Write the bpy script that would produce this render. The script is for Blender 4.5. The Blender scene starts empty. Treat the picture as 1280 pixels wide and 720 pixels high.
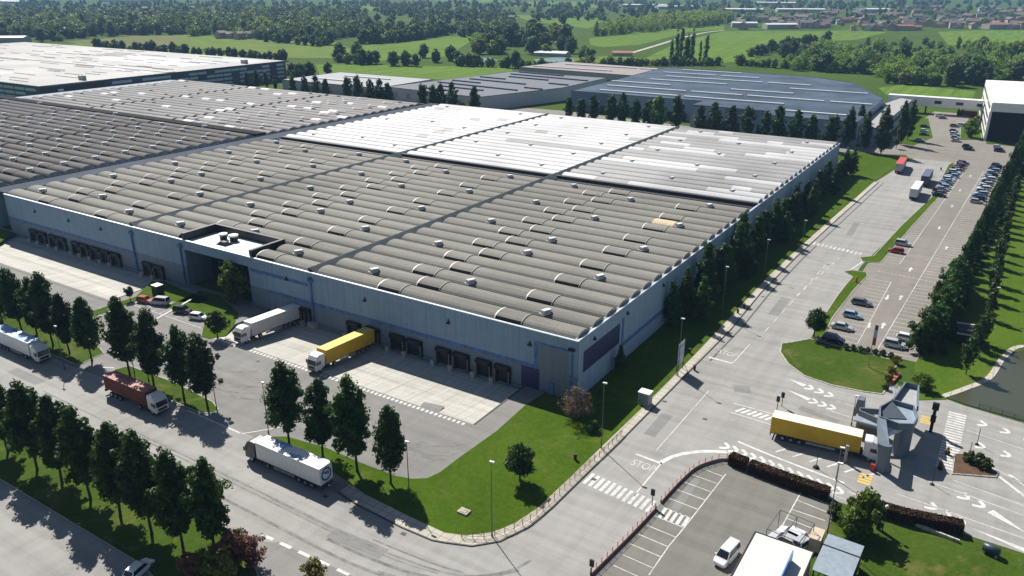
import bpy, math, random
import numpy as np
from mathutils import Vector, Matrix
R = random.Random(11)
NR = np.random.default_rng(5)
SC = bpy.context.scene
COL = SC.collection
rad = math.radians

# ------------------------------------------------------------------ camera geometry (surveyed from the photograph)
FOC, CX, CY, PITCH, YAW, CAMH = 994.0, 640.0, 360.0, math.atan2(384, 994), rad(32.5), 70.0
def g(px, py, z=0.0):
    """world x, y of the point at height z that the photograph shows at pixel px, py"""
    a = (px - CX) / FOC; b = -(py - CY) / FOC
    fh = math.cos(PITCH) + b * math.sin(PITCH); dz = -math.sin(PITCH) + b * math.cos(PITCH)
    dx = -math.sin(YAW) * fh + math.cos(YAW) * a; dy = math.cos(YAW) * fh + math.sin(YAW) * a
    t = (z - CAMH) / dz
    return (dx * t, dy * t)
def gp(*pts, z=0.0): return [g(x, y, z) for x, y in pts]

# ------------------------------------------------------------------ materials
def new_mat(name):
    m = bpy.data.materials.new(name); m.use_nodes = True
    nt = m.node_tree; nt.nodes.clear()
    out = nt.nodes.new('ShaderNodeOutputMaterial')
    return m, nt, out
def rgba(c): return (c[0], c[1], c[2], 1)
def noise(nt, vec, scale, detail=4, rough=.6, dist=0):
    n = nt.nodes.new('ShaderNodeTexNoise'); n.inputs['Scale'].default_value = scale; n.inputs['Detail'].default_value = detail
    n.inputs['Roughness'].default_value = rough; n.inputs['Distortion'].default_value = dist
    if vec: nt.links.new(vec, n.inputs['Vector'])
    return n.outputs['Fac']
def ramp(nt, fac, stops):
    r = nt.nodes.new('ShaderNodeValToRGB'); cr = r.color_ramp
    while len(cr.elements) < len(stops): cr.elements.new(.5)
    for e, (p, c) in zip(cr.elements, stops):
        e.position = p; e.color = rgba(c) if len(c) == 3 else c
    nt.links.new(fac, r.inputs['Fac']); return r.outputs['Color']
def mix(nt, fac, a, b, mode='MIX'):
    m = nt.nodes.new('ShaderNodeMix'); m.data_type = 'RGBA'; m.blend_type = mode
    for s, v in ((m.inputs[0], fac), (m.inputs[6], a), (m.inputs[7], b)):
        if isinstance(v, (int, float)): s.default_value = v
        elif isinstance(v, tuple): s.default_value = rgba(v)
        else: nt.links.new(v, s)
    return m.outputs[2]
def math_(nt, op, a, b=None, c=None):
    m = nt.nodes.new('ShaderNodeMath'); m.operation = op
    for i, v in enumerate((a, b, c)):
        if v is None: continue
        if isinstance(v, (int, float)): m.inputs[i].default_value = v
        else: nt.links.new(v, m.inputs[i])
    return m.outputs[0]
def bsdf(nt, out, col, rough=.8, metal=0, spec=.3, bump=None, bstr=.3):
    b = nt.nodes.new('ShaderNodeBsdfPrincipled')
    if isinstance(col, tuple): b.inputs['Base Color'].default_value = rgba(col)
    else: nt.links.new(col, b.inputs['Base Color'])
    if isinstance(rough, (int, float)): b.inputs['Roughness'].default_value = rough
    else: nt.links.new(rough, b.inputs['Roughness'])
    b.inputs['Metallic'].default_value = metal
    b.inputs['Specular IOR Level'].default_value = spec
    if bump is not None:
        bn = nt.nodes.new('ShaderNodeBump'); bn.inputs['Strength'].default_value = bstr; bn.inputs['Distance'].default_value = .1
        nt.links.new(bump, bn.inputs['Height']); nt.links.new(bn.outputs[0], b.inputs['Normal'])
    nt.links.new(b.outputs[0], out.inputs['Surface']); return b
def coords(nt, kind='Object', scale=None):
    t = nt.nodes.new('ShaderNodeTexCoord'); v = t.outputs[kind]
    if scale:
        mp = nt.nodes.new('ShaderNodeMapping'); mp.inputs['Scale'].default_value = scale
        nt.links.new(v, mp.inputs['Vector']); v = mp.outputs[0]
    return v
def plain(name, c, rough=.6, metal=0, spec=.4, var=.12, scale=1.5):
    """painted or moulded surface with slight dirt"""
    m, nt, out = new_mat(name)
    n = noise(nt, coords(nt), scale, 5, .65)
    d = tuple(v * (1 - var * 1.6) for v in c); l = tuple(min(1, v * (1 + var * .6)) for v in c)
    bsdf(nt, out, ramp(nt, n, [(.3, d), (.7, l)]), rough, metal, spec); return m
def glass(name, c=(.012, .016, .022), rough=.08):
    m, nt, out = new_mat(name); bsdf(nt, out, c, rough, 0, .6); return m
def paving(name, c, streak=.25, big=.03, stain=.35, warm=None, joints=None, rough=.85):
    """asphalt or concrete: patches, tyre streaks, stains, fine grain"""
    m, nt, out = new_mat(name)
    v = coords(nt)
    n1 = noise(nt, v, big, 6, .62, .4); n2 = noise(nt, v, .35, 5, .7); n3 = noise(nt, v, 6, 3, .7)
    sx = noise(nt, coords(nt, 'Object', (.02, .5, 1)), 1, 4, .6); sy = noise(nt, coords(nt, 'Object', (.5, .02, 1)), 1, 4, .6)
    d = tuple(x * (1 - stain) for x in c); w = warm or tuple(x * 1.1 for x in c)
    col = ramp(nt, n1, [(.3, d), (.5, c), (.66, w)])
    col = mix(nt, .28, col, ramp(nt, n2, [(.3, tuple(x * .6 for x in c)), (.65, tuple(x * 1.25 for x in c))]))
    col = mix(nt, streak, col, ramp(nt, sx, [(.35, tuple(x * .5 for x in c)), (.6, tuple(x * 1.3 for x in c))]))
    col = mix(nt, streak * .6, col, ramp(nt, sy, [(.35, tuple(x * .55 for x in c)), (.6, tuple(x * 1.2 for x in c))]))
    col = mix(nt, .15, col, ramp(nt, n3, [(.3, tuple(x * .5 for x in c)), (.7, tuple(x * 1.4 for x in c))]))
    # dark oily blots and repairs
    bl = noise(nt, v, .09, 3, .5); col = mix(nt, ramp(nt, bl, [(.66, (0, 0, 0)), (.74, (.45, .45, .45))]), col, tuple(x * .45 for x in c))
    if joints:
        sep = nt.nodes.new('ShaderNodeSeparateXYZ'); nt.links.new(v, sep.inputs[0])
        for ax, p in zip((0, 1), joints):
            if not p: continue
            f = math_(nt, 'FRACT', math_(nt, 'DIVIDE', sep.outputs[ax], p))
            col = mix(nt, math_(nt, 'MULTIPLY', math_(nt, 'LESS_THAN', f, .16 / p), .55), col, tuple(x * .35 for x in c))
    else:  # cracks
        vo = nt.nodes.new('ShaderNodeTexVoronoi'); vo.feature = 'DISTANCE_TO_EDGE'; vo.inputs['Scale'].default_value = .11
        nv = nt.nodes.new('ShaderNodeVectorMath'); nv.operation = 'ADD'
        nn = nt.nodes.new('ShaderNodeTexNoise'); nn.inputs['Scale'].default_value = .4; nt.links.new(v, nn.inputs['Vector'])
        sc = nt.nodes.new('ShaderNodeVectorMath'); sc.operation = 'SCALE'; sc.inputs['Scale'].default_value = 2.5; nt.links.new(nn.outputs['Color'], sc.inputs[0])
        nt.links.new(v, nv.inputs[0]); nt.links.new(sc.outputs[0], nv.inputs[1]); nt.links.new(nv.outputs[0], vo.inputs['Vector'])
        col = mix(nt, math_(nt, 'MULTIPLY', math_(nt, 'LESS_THAN', vo.outputs[0], .006), .12), col, tuple(x * .4 for x in c))
    bsdf(nt, out, col, rough, 0, .25, n3, .25); return m
def grass_mat(name, c1, c2, c3, s=.05, dry=0, lines=None):
    m, nt, out = new_mat(name); v = coords(nt)
    n1 = noise(nt, v, s, 6, .65, .6); n2 = noise(nt, v, 1.1, 4, .75); n3 = noise(nt, v, 7, 2, .7)
    col = ramp(nt, n1, [(.32, c1), (.5, c2), (.68, c3)])
    col = mix(nt, .5, col, ramp(nt, n2, [(.3, tuple(x * .5 for x in c1)), (.7, tuple(x * 1.35 for x in c2))]))
    col = mix(nt, .3, col, ramp(nt, n3, [(.3, tuple(x * .35 for x in c1)), (.7, tuple(x * 1.5 for x in c2))]))
    if dry: col = mix(nt, ramp(nt, noise(nt, v, .16, 5, .7, .8), [(.54, (0, 0, 0)), (.72, (dry,) * 3)]), col, (.16, .135, .05))
    if lines:
        ln = noise(nt, coords(nt, 'Object', lines), 1, 3, .6); col = mix(nt, .45, col, ramp(nt, ln, [(.32, tuple(x * .55 for x in c1)), (.68, tuple(x * 1.25 for x in c3))]))
    bsdf(nt, out, col, .95, 0, .04, n3, .8); return m
def leaf_mat(name, c, var=.35, trans=.3, hue=.02):
    m, nt, out = new_mat(name)
    ge = nt.nodes.new('ShaderNodeNewGeometry'); oi = nt.nodes.new('ShaderNodeObjectInfo')
    n = noise(nt, ge.outputs['Position'], .35, 3, .6)
    col = ramp(nt, ge.outputs['Random Per Island'], [(0, tuple(x * (1 - var) for x in c)), (.6, c), (1, (c[0] * 1.5, c[1] * 1.35, c[2] * 1.1))])
    col = mix(nt, .45, col, ramp(nt, n, [(.3, tuple(x * .55 for x in c)), (.7, (c[0] * 1.45, c[1] * 1.3, c[2]))]))
    hs = nt.nodes.new('ShaderNodeHueSaturation'); nt.links.new(col, hs.inputs['Color'])
    nt.links.new(math_(nt, 'MULTIPLY_ADD', oi.outputs['Random'], hue * 2, .5 - hue), hs.inputs['Hue'])
    nt.links.new(math_(nt, 'MULTIPLY_ADD', oi.outputs['Random'], .5, .75), hs.inputs['Value'])
    b = nt.nodes.new('ShaderNodeBsdfPrincipled'); b.inputs['Roughness'].default_value = .55; b.inputs['Specular IOR Level'].default_value = .25
    nt.links.new(hs.outputs[0], b.inputs['Base Color'])
    t = nt.nodes.new('ShaderNodeBsdfTranslucent')
    nt.links.new(mix(nt, 1.0, hs.outputs[0], (1.0, 1.0, .45), 'MULTIPLY'), t.inputs['Color'])
    ms = nt.nodes.new('ShaderNodeMixShader'); ms.inputs[0].default_value = trans
    nt.links.new(b.outputs[0], ms.inputs[1]); nt.links.new(t.outputs[0], ms.inputs[2]); nt.links.new(ms.outputs[0], out.inputs['Surface'])
    return m
def paint_mark(name, c=(.62, .62, .6), wear=.45):
    """road paint, worn through to grey in patches"""
    m, nt, out = new_mat(name); v = coords(nt)
    n = noise(nt, v, 1.2, 6, .75); n2 = noise(nt, v, .12, 3, .6)
    f = math_(nt, 'ADD', math_(nt, 'MULTIPLY', n, .75), math_(nt, 'MULTIPLY', n2, .35))
    bsdf(nt, out, mix(nt, ramp(nt, f, [(.42, (wear + .25,) * 3), (.62, (0, 0, 0))]), c, (.25, .245, .235)), .75, 0, .25); return m
def wall_mat(name, c, c2, joint=2.4, axis=0):
    m, nt, out = new_mat(name); v = coords(nt)
    sep = nt.nodes.new('ShaderNodeSeparateXYZ'); nt.links.new(v, sep.inputs[0])
    n = noise(nt, coords(nt, 'Object', (.25, .25, .9)), 1, 5, .6); st = noise(nt, coords(nt, 'Object', (1.6, 1.6, .06)), 1, 4, .7)
    col = ramp(nt, n, [(.3, c2), (.7, c)])
    col = mix(nt, .3, col, ramp(nt, st, [(.35, tuple(x * .6 for x in c)), (.6, tuple(x * 1.08 for x in c))]))
    f = math_(nt, 'FRACT', math_(nt, 'DIVIDE', sep.outputs[axis], joint))
    col = mix(nt, math_(nt, 'MULTIPLY', math_(nt, 'LESS_THAN', f, .07 / joint), .5), col, tuple(x * .4 for x in c))
    bsdf(nt, out, col, .7, 0, .3); return m
def roof_mat(name, c, c2, rough=.75, spec=.3, joint=1.9, blotch=.25):
    m, nt, out = new_mat(name); v = coords(nt)
    sep = nt.nodes.new('ShaderNodeSeparateXYZ'); nt.links.new(v, sep.inputs[0])
    n = noise(nt, v, .25, 5, .7); n2 = noise(nt, v, 2.2, 4, .75); ln = noise(nt, coords(nt, 'Object', (.03, 1.2, 1)), 1, 4, .7); bg = noise(nt, v, .02, 3, .6)
    col = ramp(nt, n, [(.3, c2), (.7, c)])
    col = mix(nt, .35, col, ramp(nt, n2, [(.3, tuple(x * .55 for x in c2)), (.7, tuple(min(.95, x * 1.2) for x in c))]))
    col = mix(nt, .4, col, ramp(nt, ln, [(.3, tuple(x * .6 for x in c2)), (.65, tuple(min(.95, x * 1.15) for x in c))]))
    col = mix(nt, blotch, col, ramp(nt, bg, [(.35, tuple(x * .6 for x in c2)), (.6, tuple(min(.95, x * 1.2) for x in c))]))
    f = math_(nt, 'FRACT', math_(nt, 'DIVIDE', sep.outputs[0], joint))
    col = mix(nt, math_(nt, 'MULTIPLY', math_(nt, 'LESS_THAN', f, .09 / joint), .35), col, tuple(x * .5 for x in c))
    bsdf(nt, out, col, rough, 0, spec, n2, .3); return m

# ------------------------------------------------------------------ mesh building
class MB:
    def __init__(s): s.v = []; s.f = []; s.m = []
    def face(s, pts, m=0):
        i = len(s.v); s.v += [tuple(p) for p in pts]; s.f.append(tuple(range(i, i + len(pts)))); s.m.append(m)
    def idx(s, verts, faces, m=0):
        i = len(s.v); s.v += [tuple(p) for p in verts]
        for f in faces: s.f.append(tuple(i + k for k in f)); s.m.append(m)
    def box(s, x0, x1, y0, y1, z0, z1, m=0):
        v = [(x, y, z) for z in (z0, z1) for y in (y0, y1) for x in (x0, x1)]
        s.idx(v, [(0, 2, 3, 1), (4, 5, 7, 6), (0, 1, 5, 4), (2, 6, 7, 3), (0, 4, 6, 2), (1, 3, 7, 5)], m)
    def obox(s, c, size, rz=0, m=0, taper=1.0):
        hx, hy, hz = size[0] / 2, size[1] / 2, size[2] / 2; cs, sn = math.cos(rz), math.sin(rz); v = []
        for z, k in ((-hz, 1), (hz, taper)):
            for y in (-hy, hy):
                for x in (-hx, hx): v.append((c[0] + (x * cs - y * sn) * k, c[1] + (x * sn + y * cs) * k, c[2] + z))
        s.idx(v, [(0, 2, 3, 1), (4, 5, 7, 6), (0, 1, 5, 4), (2, 6, 7, 3), (0, 4, 6, 2), (1, 3, 7, 5)], m)
    def bevbox(s, x0, x1, y0, y1, z0, z1, b, m=0):
        """box with bevelled vertical and top edges"""
        def ring(i, z): return [(x0 + i + b, y0 + i, z), (x1 - i - b, y0 + i, z), (x1 - i, y0 + i + b, z), (x1 - i, y1 - i - b, z), (x1 - i - b, y1 - i, z), (x0 + i + b, y1 - i, z), (x0 + i, y1 - i - b, z), (x0 + i, y0 + i + b, z)]
        s.loft([ring(0, z0), ring(0, z1 - b), ring(b * .7, z1)], m)
    def loft(s, rings, m=0, caps=True, closed=True):
        n = len(rings[0]); i = len(s.v)
        for r in rings: s.v += [tuple(p) for p in r]
        for a in range(len(rings) - 1):
            for k in range(n if closed else n - 1):
                k2 = (k + 1) % n
                s.f.append((i + a * n + k, i + a * n + k2, i + (a + 1) * n + k2, i + (a + 1) * n + k)); s.m.append(m)
        if caps:
            s.f.append(tuple(i + k for k in reversed(range(n)))); s.m.append(m)
            s.f.append(tuple(i + (len(rings) - 1) * n + k for k in range(n))); s.m.append(m)
    def prism(s, poly, z0, z1, mt=0, ms=None, bottom=False):
        if area(poly) < 0: poly = poly[::-1]
        ms = mt if ms is None else ms
        s.face([(x, y, z1) for x, y in poly], mt)
        if bottom: s.face([(x, y, z0) for x, y in reversed(poly)], ms)
        for (a, b), (c, d) in zip(poly, poly[1:] + poly[:1]): s.face([(a, b, z0), (c, d, z0), (c, d, z1), (a, b, z1)], ms)
    def tube(s, path, r, n=6, m=0, caps=True):
        rings = []
        path = [Vector(p) for p in path]; rr = r if isinstance(r, (list, tuple)) else [r] * len(path)
        for k, p in enumerate(path):
            d = (path[min(k + 1, len(path) - 1)] - path[max(k - 1, 0)]).normalized()
            u = d.orthogonal().normalized() if abs(d.z) < .95 else Vector((1, 0, 0)); u = (u - d * u.dot(d)).normalized(); w = d.cross(u)
            rings.append([p + (u * math.cos(2 * math.pi * j / n) + w * math.sin(2 * math.pi * j / n)) * rr[k] for j in range(n)])
        s.loft(rings, m, caps)
    def cyl(s, c, r, axis, h, n=12, m=0):
        c = Vector(c); a = Vector(axis).normalized(); s.tube([c - a * h / 2, c + a * h / 2], r, n, m)
    def strip(s, path, w, z, m=0, closed=False):
        """flat ribbon along a ground polyline"""
        n = len(path); L = []
        for k in range(n):
            a = path[k - 1] if (k or closed) else path[k]; b = path[(k + 1) % n] if (k < n - 1 or closed) else path[k]
            dx, dy = b[0] - a[0], b[1] - a[1]; l = math.hypot(dx, dy) or 1
            L.append((-dy / l * w / 2, dx / l * w / 2))
        for k in range(n if closed else n - 1):
            p, q = path[k], path[(k + 1) % n]; u, v = L[k], L[(k + 1) % n]
            s.face([(p[0] - u[0], p[1] - u[1], z), (q[0] - v[0], q[1] - v[1], z), (q[0] + v[0], q[1] + v[1], z), (p[0] + u[0], p[1] + u[1], z)], m)
    def wallstrip(s, path, w, z0, z1, m=0, closed=False):
        """kerb: a ribbon with thickness"""
        n = len(path); A = []; B = []
        for k in range(n):
            a = path[k - 1] if (k or closed) else path[k]; b = path[(k + 1) % n] if (k < n - 1 or closed) else path[k]
            dx, dy = b[0] - a[0], b[1] - a[1]; l = math.hypot(dx, dy) or 1
            ox, oy = -dy / l * w / 2, dx / l * w / 2
            A.append((path[k][0] - ox, path[k][1] - oy)); B.append((path[k][0] + ox, path[k][1] + oy))
        rings = [[(a[0], a[1], z0), (b[0], b[1], z0), (b[0], b[1], z1), (a[0], a[1], z1)] for a, b in zip(A, B)]
        if closed: rings.append(rings[0])
        s.loft(rings, m, not closed)
    def build(s, name, mats, parent=None, smooth=False, loc=None):
        me = bpy.data.meshes.new(name); me.from_pydata(s.v, [], s.f)
        mats = mats if isinstance(mats, (list, tuple)) else [mats]
        for m in mats: me.materials.append(m)
        if len(mats) > 1: me.polygons.foreach_set('material_index', s.m)
        if smooth: me.polygons.foreach_set('use_smooth', [True] * len(me.polygons))
        me.update()
        return link(name, me, parent, loc)
def area(p): return sum(a[0] * b[1] - b[0] * a[1] for a, b in zip(p, p[1:] + p[:1])) / 2
def link(name, me, parent=None, loc=None):
    o = bpy.data.objects.new(name, me); COL.objects.link(o)
    if parent: o.parent = parent
    if loc: o.location = loc
    return o
def tag(o, label, cat, group=None, kind=None):
    o['label'] = label; o['category'] = cat
    if group: o['group'] = group
    if kind: o['kind'] = kind
    return o
def thing(name, loc, rz, label, cat, group=None):
    o = bpy.data.objects.new(name, None); COL.objects.link(o); o.location = (loc[0], loc[1], loc[2] if len(loc) > 2 else 0); o.rotation_euler = (0, 0, rz)
    return tag(o, label, cat, group)
def copy_tree(o, parent=None):
    c = o.copy(); COL.objects.link(c)
    if parent: c.parent = parent
    for ch in list(o.children): copy_tree(ch, c)
    return c
def dup(o, loc, rz, label, group=None, scale=None):
    c = copy_tree(o); c.location = (loc[0], loc[1], loc[2] if len(loc) > 2 else 0); c.rotation_euler = (0, 0, rz); c['label'] = label
    if group: c['group'] = group
    if scale: c.scale = scale if isinstance(scale, (tuple, list)) else (scale,) * 3
    return c
def struct(o, label=None, cat=None):
    o['kind'] = 'structure'
    if label: o['label'] = label; o['category'] = cat or o.name.split('.')[0].replace('_', ' ')
    return o
ORD = ['first', 'second', 'third', 'fourth', 'fifth', 'sixth', 'seventh', 'eighth', 'ninth', 'tenth', 'eleventh', 'twelfth', 'thirteenth', 'fourteenth', 'fifteenth', 'sixteenth', 'seventeenth', 'eighteenth', 'nineteenth', 'twentieth', 'twenty-first', 'twenty-second', 'twenty-third', 'twenty-fourth', 'twenty-fifth', 'twenty-sixth']
def smoothline(pts, n=6):
    """Catmull-Rom through the points"""
    P = [pts[0]] + list(pts) + [pts[-1]]; o = []
    for i in range(1, len(P) - 2):
        for k in range(n):
            t = k / n; a, b, c, d = P[i - 1], P[i], P[i + 1], P[i + 2]
            o.append(tuple(.5 * (2 * b[j] + (c[j] - a[j]) * t + (2 * a[j] - 5 * b[j] + 4 * c[j] - d[j]) * t * t + (3 * b[j] - a[j] - 3 * c[j] + d[j]) * t ** 3) for j in (0, 1)))
    return o + [tuple(pts[-1])]
HAZE, SKYS, SUNS, EXPO = .0001, .05, 5.0, .65
# ------------------------------------------------------------------ material palette
MT = {}
MT['meadow'] = grass_mat('meadow grass', (.036, .066, .01), (.056, .1, .014), (.09, .13, .024), .012, .25)
MT['lawn'] = grass_mat('mown lawn', (.032, .062, .004), (.058, .108, .007), (.10, .135, .016), .07, .35)
MT['rough'] = grass_mat('rough grass', (.032, .062, .007), (.052, .092, .011), (.1, .12, .028), .09, .75)
MT['slope'] = grass_mat('slope grass', (.035, .075, .006), (.075, .13, .012), (.125, .155, .03), .05, .3)
MT['field_a'] = grass_mat('spring crop', (.07, .14, .016), (.10, .18, .022), (.135, .2, .034), .01, 0, (.25, .012, 1))
MT['field_b'] = grass_mat('hay field', (.08, .14, .022), (.12, .18, .03), (.15, .19, .045), .006, 0, (.02, .2, 1))
MT['field_c'] = grass_mat('stubble field', (.11, .12, .045), (.14, .15, .055), (.17, .16, .07), .008, 0, (.02, .2, 1))
MT['yard'] = paving('yard asphalt', (.19, .186, .178), .3, .035, .3)
MT['road'] = paving('road asphalt', (.275, .27, .258), .34, .03, .3)
MT['lot'] = paving('car park asphalt', (.205, .19, .168), .2, .03, .2)
MT['darklot'] = paving('dark asphalt', (.165, .16, .143), .3, .05, .25)
MT['slab'] = paving('dock concrete', (.43, .418, .38), .4, .09, .3, None, (5.2, 8.4))
MT['pave'] = paving('pavement concrete', (.42, .39, .33), .1, .1, .2, None, (1.5, 1.5))
MT['kerb'] = paving('kerb stone', (.40, .385, .35), .1, .2, .2, None, (1, 1))
MT['darkkerb'] = plain('dark kerb and drain', (.07, .07, .068), .8)  # one plain dark tone for kerb edges, channels and drain covers
MT['mark'] = paint_mark('road paint')
MT['mark_old'] = paint_mark('worn road paint', (.55, .545, .53), .62)
MT['mark_yel'] = paint_mark('yellow road paint', (.62, .42, .07), .3)
MT['gravel'] = grass_mat('bark bed', (.07, .045, .03), (.12, .075, .05), (.16, .11, .07), .5)
MT['water'] = None
def water_mat(name, c, rough=.12):
    m, nt, out = new_mat(name); n = noise(nt, coords(nt), 1.2, 3, .6); bsdf(nt, out, c, rough, 0, .5, n, .08); return m
MT['water'] = water_mat('pond water', (.055, .06, .036), .2)
MT['lake'] = water_mat('lake water', (.10, .19, .19), .35)
MT['white'] = plain('white paint', (.78, .78, .77), .45)
MT['steel'] = plain('galvanised steel', (.42, .43, .44), .4, .6)
MT['dark'] = plain('dark rubber and iron', (.022, .022, .024), .7)
MT['black'] = plain('black paint', (.012, .012, .014), .4)
MT['glass'] = glass('dark glass')
MT['tyre'] = plain('tyre rubber', (.02, .02, .021), .85)
MT['rim'] = plain('wheel rim', (.45, .46, .47), .35, .7)
MT['lampglass'] = plain('lamp lens', (.75, .76, .74), .2)
MT['red'] = plain('red paint', (.42, .03, .025), .45)

# ------------------------------------------------------------------ ground, aprons sunk in front of the docks
HOLES = [(-136.5, -68.3, 95.3, 111.5), (-246, -172.5, 95.3, 111.5)]
def grid_sheet(name, x0, x1, y0, y1, z, m, holes=HOLES, extra_x=(), extra_y=()):
    xs = sorted({x0, x1, *[v for h in holes for v in h[:2] if x0 < v < x1], *extra_x}); ys = sorted({y0, y1, *[v for h in holes for v in h[2:] if y0 < v < y1], *extra_y})
    b = MB()
    for xa, xb in zip(xs, xs[1:]):
        for ya, yb in zip(ys, ys[1:]):
            cx, cy = (xa + xb) / 2, (ya + yb) / 2
            if any(h[0] < cx < h[1] and h[2] < cy < h[3] for h in holes): continue
            b.face([(xa, ya, z), (xb, ya, z), (xb, yb, z), (xa, yb, z)])
    return b.build(name, m)
struct(grid_sheet('ground', -6500, 6500, -2500, 7500, 0, MT['meadow']), 'wide flat green countryside around the industrial estate', 'ground')
struct(grid_sheet('asphalt_yard', -470, -29, 8, 112.5, .03, MT['yard']), 'grey asphalt yard in front of the long warehouse', 'yard')
def apron(x0, x1, y0, y1, depth):
    b = MB(); ym = y0 + 9.5
    b.face([(x0, y0, .034), (x1, y0, .034), (x1, ym, -depth), (x0, ym, -depth)]); b.face([(x0, ym, -depth), (x1, ym, -depth), (x1, y1, -depth), (x0, y1, -depth)])
    for x in (x0, x1): b.box(x - .15, x + .15, y0, y1, -depth - .1, .09, 1)
    return b.build('dock_apron', [MT['slab'], MT['darkkerb']])
DEP = .95
struct(apron(*HOLES[0], DEP), 'pale concrete dock apron with bay lines in front of the right dock doors', 'apron')
struct(apron(*HOLES[1], DEP), 'pale concrete dock apron in front of the left dock doors', 'apron')
def sheet(name, poly, z, m, label=None, cat=None):
    b = MB(); b.face([(x, y, z) for x, y in (poly if area(poly) > 0 else poly[::-1])]); return struct(b.build(name, m), label, cat)
def slab(name, poly, m, label=None, h=.1, kerb=None, kw=.18):
    b = MB(); b.prism(poly, .0, h, 0); o = struct(b.build(name, m), label, name)
    if kerb:
        k = MB(); k.wallstrip(poly, kw, 0, h + .03, 0, True); struct(k.build('kerb', kerb), 'low kerb around the ' + (label or name), 'kerb')
    return o
# main road, junction and the long road beside the warehouse
sheet('road', [(-470, 54), (-77, 54), (-73, 56.5), (-60, 57), (-50, 57.5), (-36, 20), (-28.5, 20), (-28.5, 106), (-28.5, 216), (-22, 300), (-17, 372), (-36, 372), (-44, 300), (-46, 214), (-45.5, 88), (-46.5, 77), (-51, 69.6), (-58, 68), (-72, 68.2), (-93.6, 72.6), (-110, 72.6), (-146, 71.2), (-470, 71.2)], .036, MT['road'], 'light grey asphalt access road bending round the warehouse corner', 'road')
sheet('road', [(-470, 16), (-40, 16), (-77, 43.8), (-470, 43.8)], .037, MT['road'], 'asphalt lane below the row of trees at the bottom left', 'road')
sheet('gate_road', [(-28.5, 106.2), (-22, 106.2), (-10.4, 105.9), (4, 107.6), (30, 107), (60, 108), (60, 143), (11, 145.8), (1, 147), (-2, 148), (-7, 147), (-12, 150), (-33.5, 158)], .035, MT['road'], 'asphalt lanes leading through the gatehouse', 'road')
sheet('car_park', [(-27.6, 161.5)] + [(-27.6, 161), (-8.5, 161.3), (-7, 200), (-5, 260), (-2, 340), (-1, 405), (-16, 405), (-16.9, 372), (-19.6, 352), (-22.2, 300), (-25, 223), (-27.4, 219)][1:], .041, MT['lot'], 'sandy grey upper car park with white bay lines', 'car park')
sheet('road', [(-430, 356), (-66, 362), (-36, 372), (-16, 372), (40, 366), (40, 425), (-12, 425), (-13, 433), (-25, 433), (-25, 520), (-44, 520), (-50, 395), (-66, 386), (-225, 408), (-430, 392)], .032, MT['lot'], 'cross street and office car park behind the warehouse', 'street')
sheet('car_park', gp((740, 719), (792, 667), (824, 631), (850, 604), (872, 586), (897, 579), (914, 580), (962, 602), (1050, 637), (1022, 684), (1000, 719)) + [(-14, 60), (-36, 60)], .040, MT['darklot'], 'dark asphalt parking lot in the bottom right corner', 'car park')
# lawns
BIG = [(-57.4, 111.4), (-57.4, 326), (-62.5, 374), (-48.1, 374.2), (-39.9, 378), (-37.2, 371), (-40.6, 342.6), (-42.4, 318), (-45, 254), (-46.4, 214), (-46.8, 195), (-46.4, 142), (-46.6, 115), (-47, 100), (-47.2, 90), (-47.5, 81.3), (-48.4, 76.9), (-50, 73.4), (-52.6, 71), (-55.4, 69.9), (-62, 70.1), (-70, 70.6), (-80, 72.7), (-92.6, 73.2), (-94.2, 74.2), (-92, 75.6), (-84.3, 76.6), (-76.7, 76.4), (-69.7, 76.6), (-67.2, 77.3), (-65.3, 78.7), (-64.6, 81), (-64.5, 86), (-63.9, 95.5), (-64.4, 105), (-63.8, 111.4)]
slab('lawn', BIG, MT['lawn'], 'green lawn wrapped round the warehouse corner')
slab('pavement', [(-42.4, 318), (-45, 254), (-46.4, 214), (-46.8, 195), (-46.4, 142), (-46.6, 115), (-47, 100), (-47.2, 90), (-47.5, 81.3), (-48.4, 76.9), (-50, 73.4), (-52.6, 71), (-55.4, 69.9), (-62, 70.1), (-70, 70.6), (-74, 71.2), (-74, 69), (-69.8, 68.3), (-61.2, 67.8), (-55.9, 67.9), (-54.4, 68.4), (-50.8, 69.8), (-48.2, 72.6), (-46.5, 77.3), (-45.9, 82.6), (-45.7, 90), (-45.3, 103.7), (-44.9, 129), (-44.4, 157), (-45.2, 182), (-44.8, 214.5), (-43.6, 252), (-41, 318)], MT['pave'], 'pale concrete pavement along the warehouse lawn', .13)
b = MB(); KL = [(-74, 68.9), (-69.8, 68.2), (-61.2, 67.7), (-55.9, 67.8), (-54.3, 68.3), (-50.7, 69.7), (-48.1, 72.5), (-46.4, 77.2), (-45.8, 82.6), (-45.6, 90), (-45.2, 103.7), (-44.8, 129), (-44.3, 157), (-45.1, 182), (-44.7, 214.5), (-43.5, 252), (-40.9, 318)]
b.wallstrip(KL, .22, 0, .16, 0); struct(b.build('kerb', MT['darkkerb']), 'dark kerb edge along the pavement round the corner', 'kerb')
b = MB(); b.strip([(-42.9, 140), (-42.6, 160), (-43.2, 182), (-42.9, 214), (-41.6, 252), (-39.2, 318)], .35, .043); struct(b.build('road_marking', MT['darkkerb']), 'dark drainage channel along the road beside the warehouse', 'channel')
slab('lawn', [(-300, 71.9), (-147.6, 71.9), (-146.2, 73), (-147, 77.8), (-150, 78.8), (-300, 79.5)], MT['rough'], 'grass strip under the left row of tall trees', .1, MT['kerb'])
slab('lawn', [(-138.4, 74.6), (-136, 73), (-111, 72.9), (-108.6, 74), (-108.8, 75.3), (-112, 76.6), (-124, 77.6), (-137.4, 77.2)], MT['rough'], 'grass strip under the four trees behind the red container truck', .1, MT['kerb'])
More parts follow.
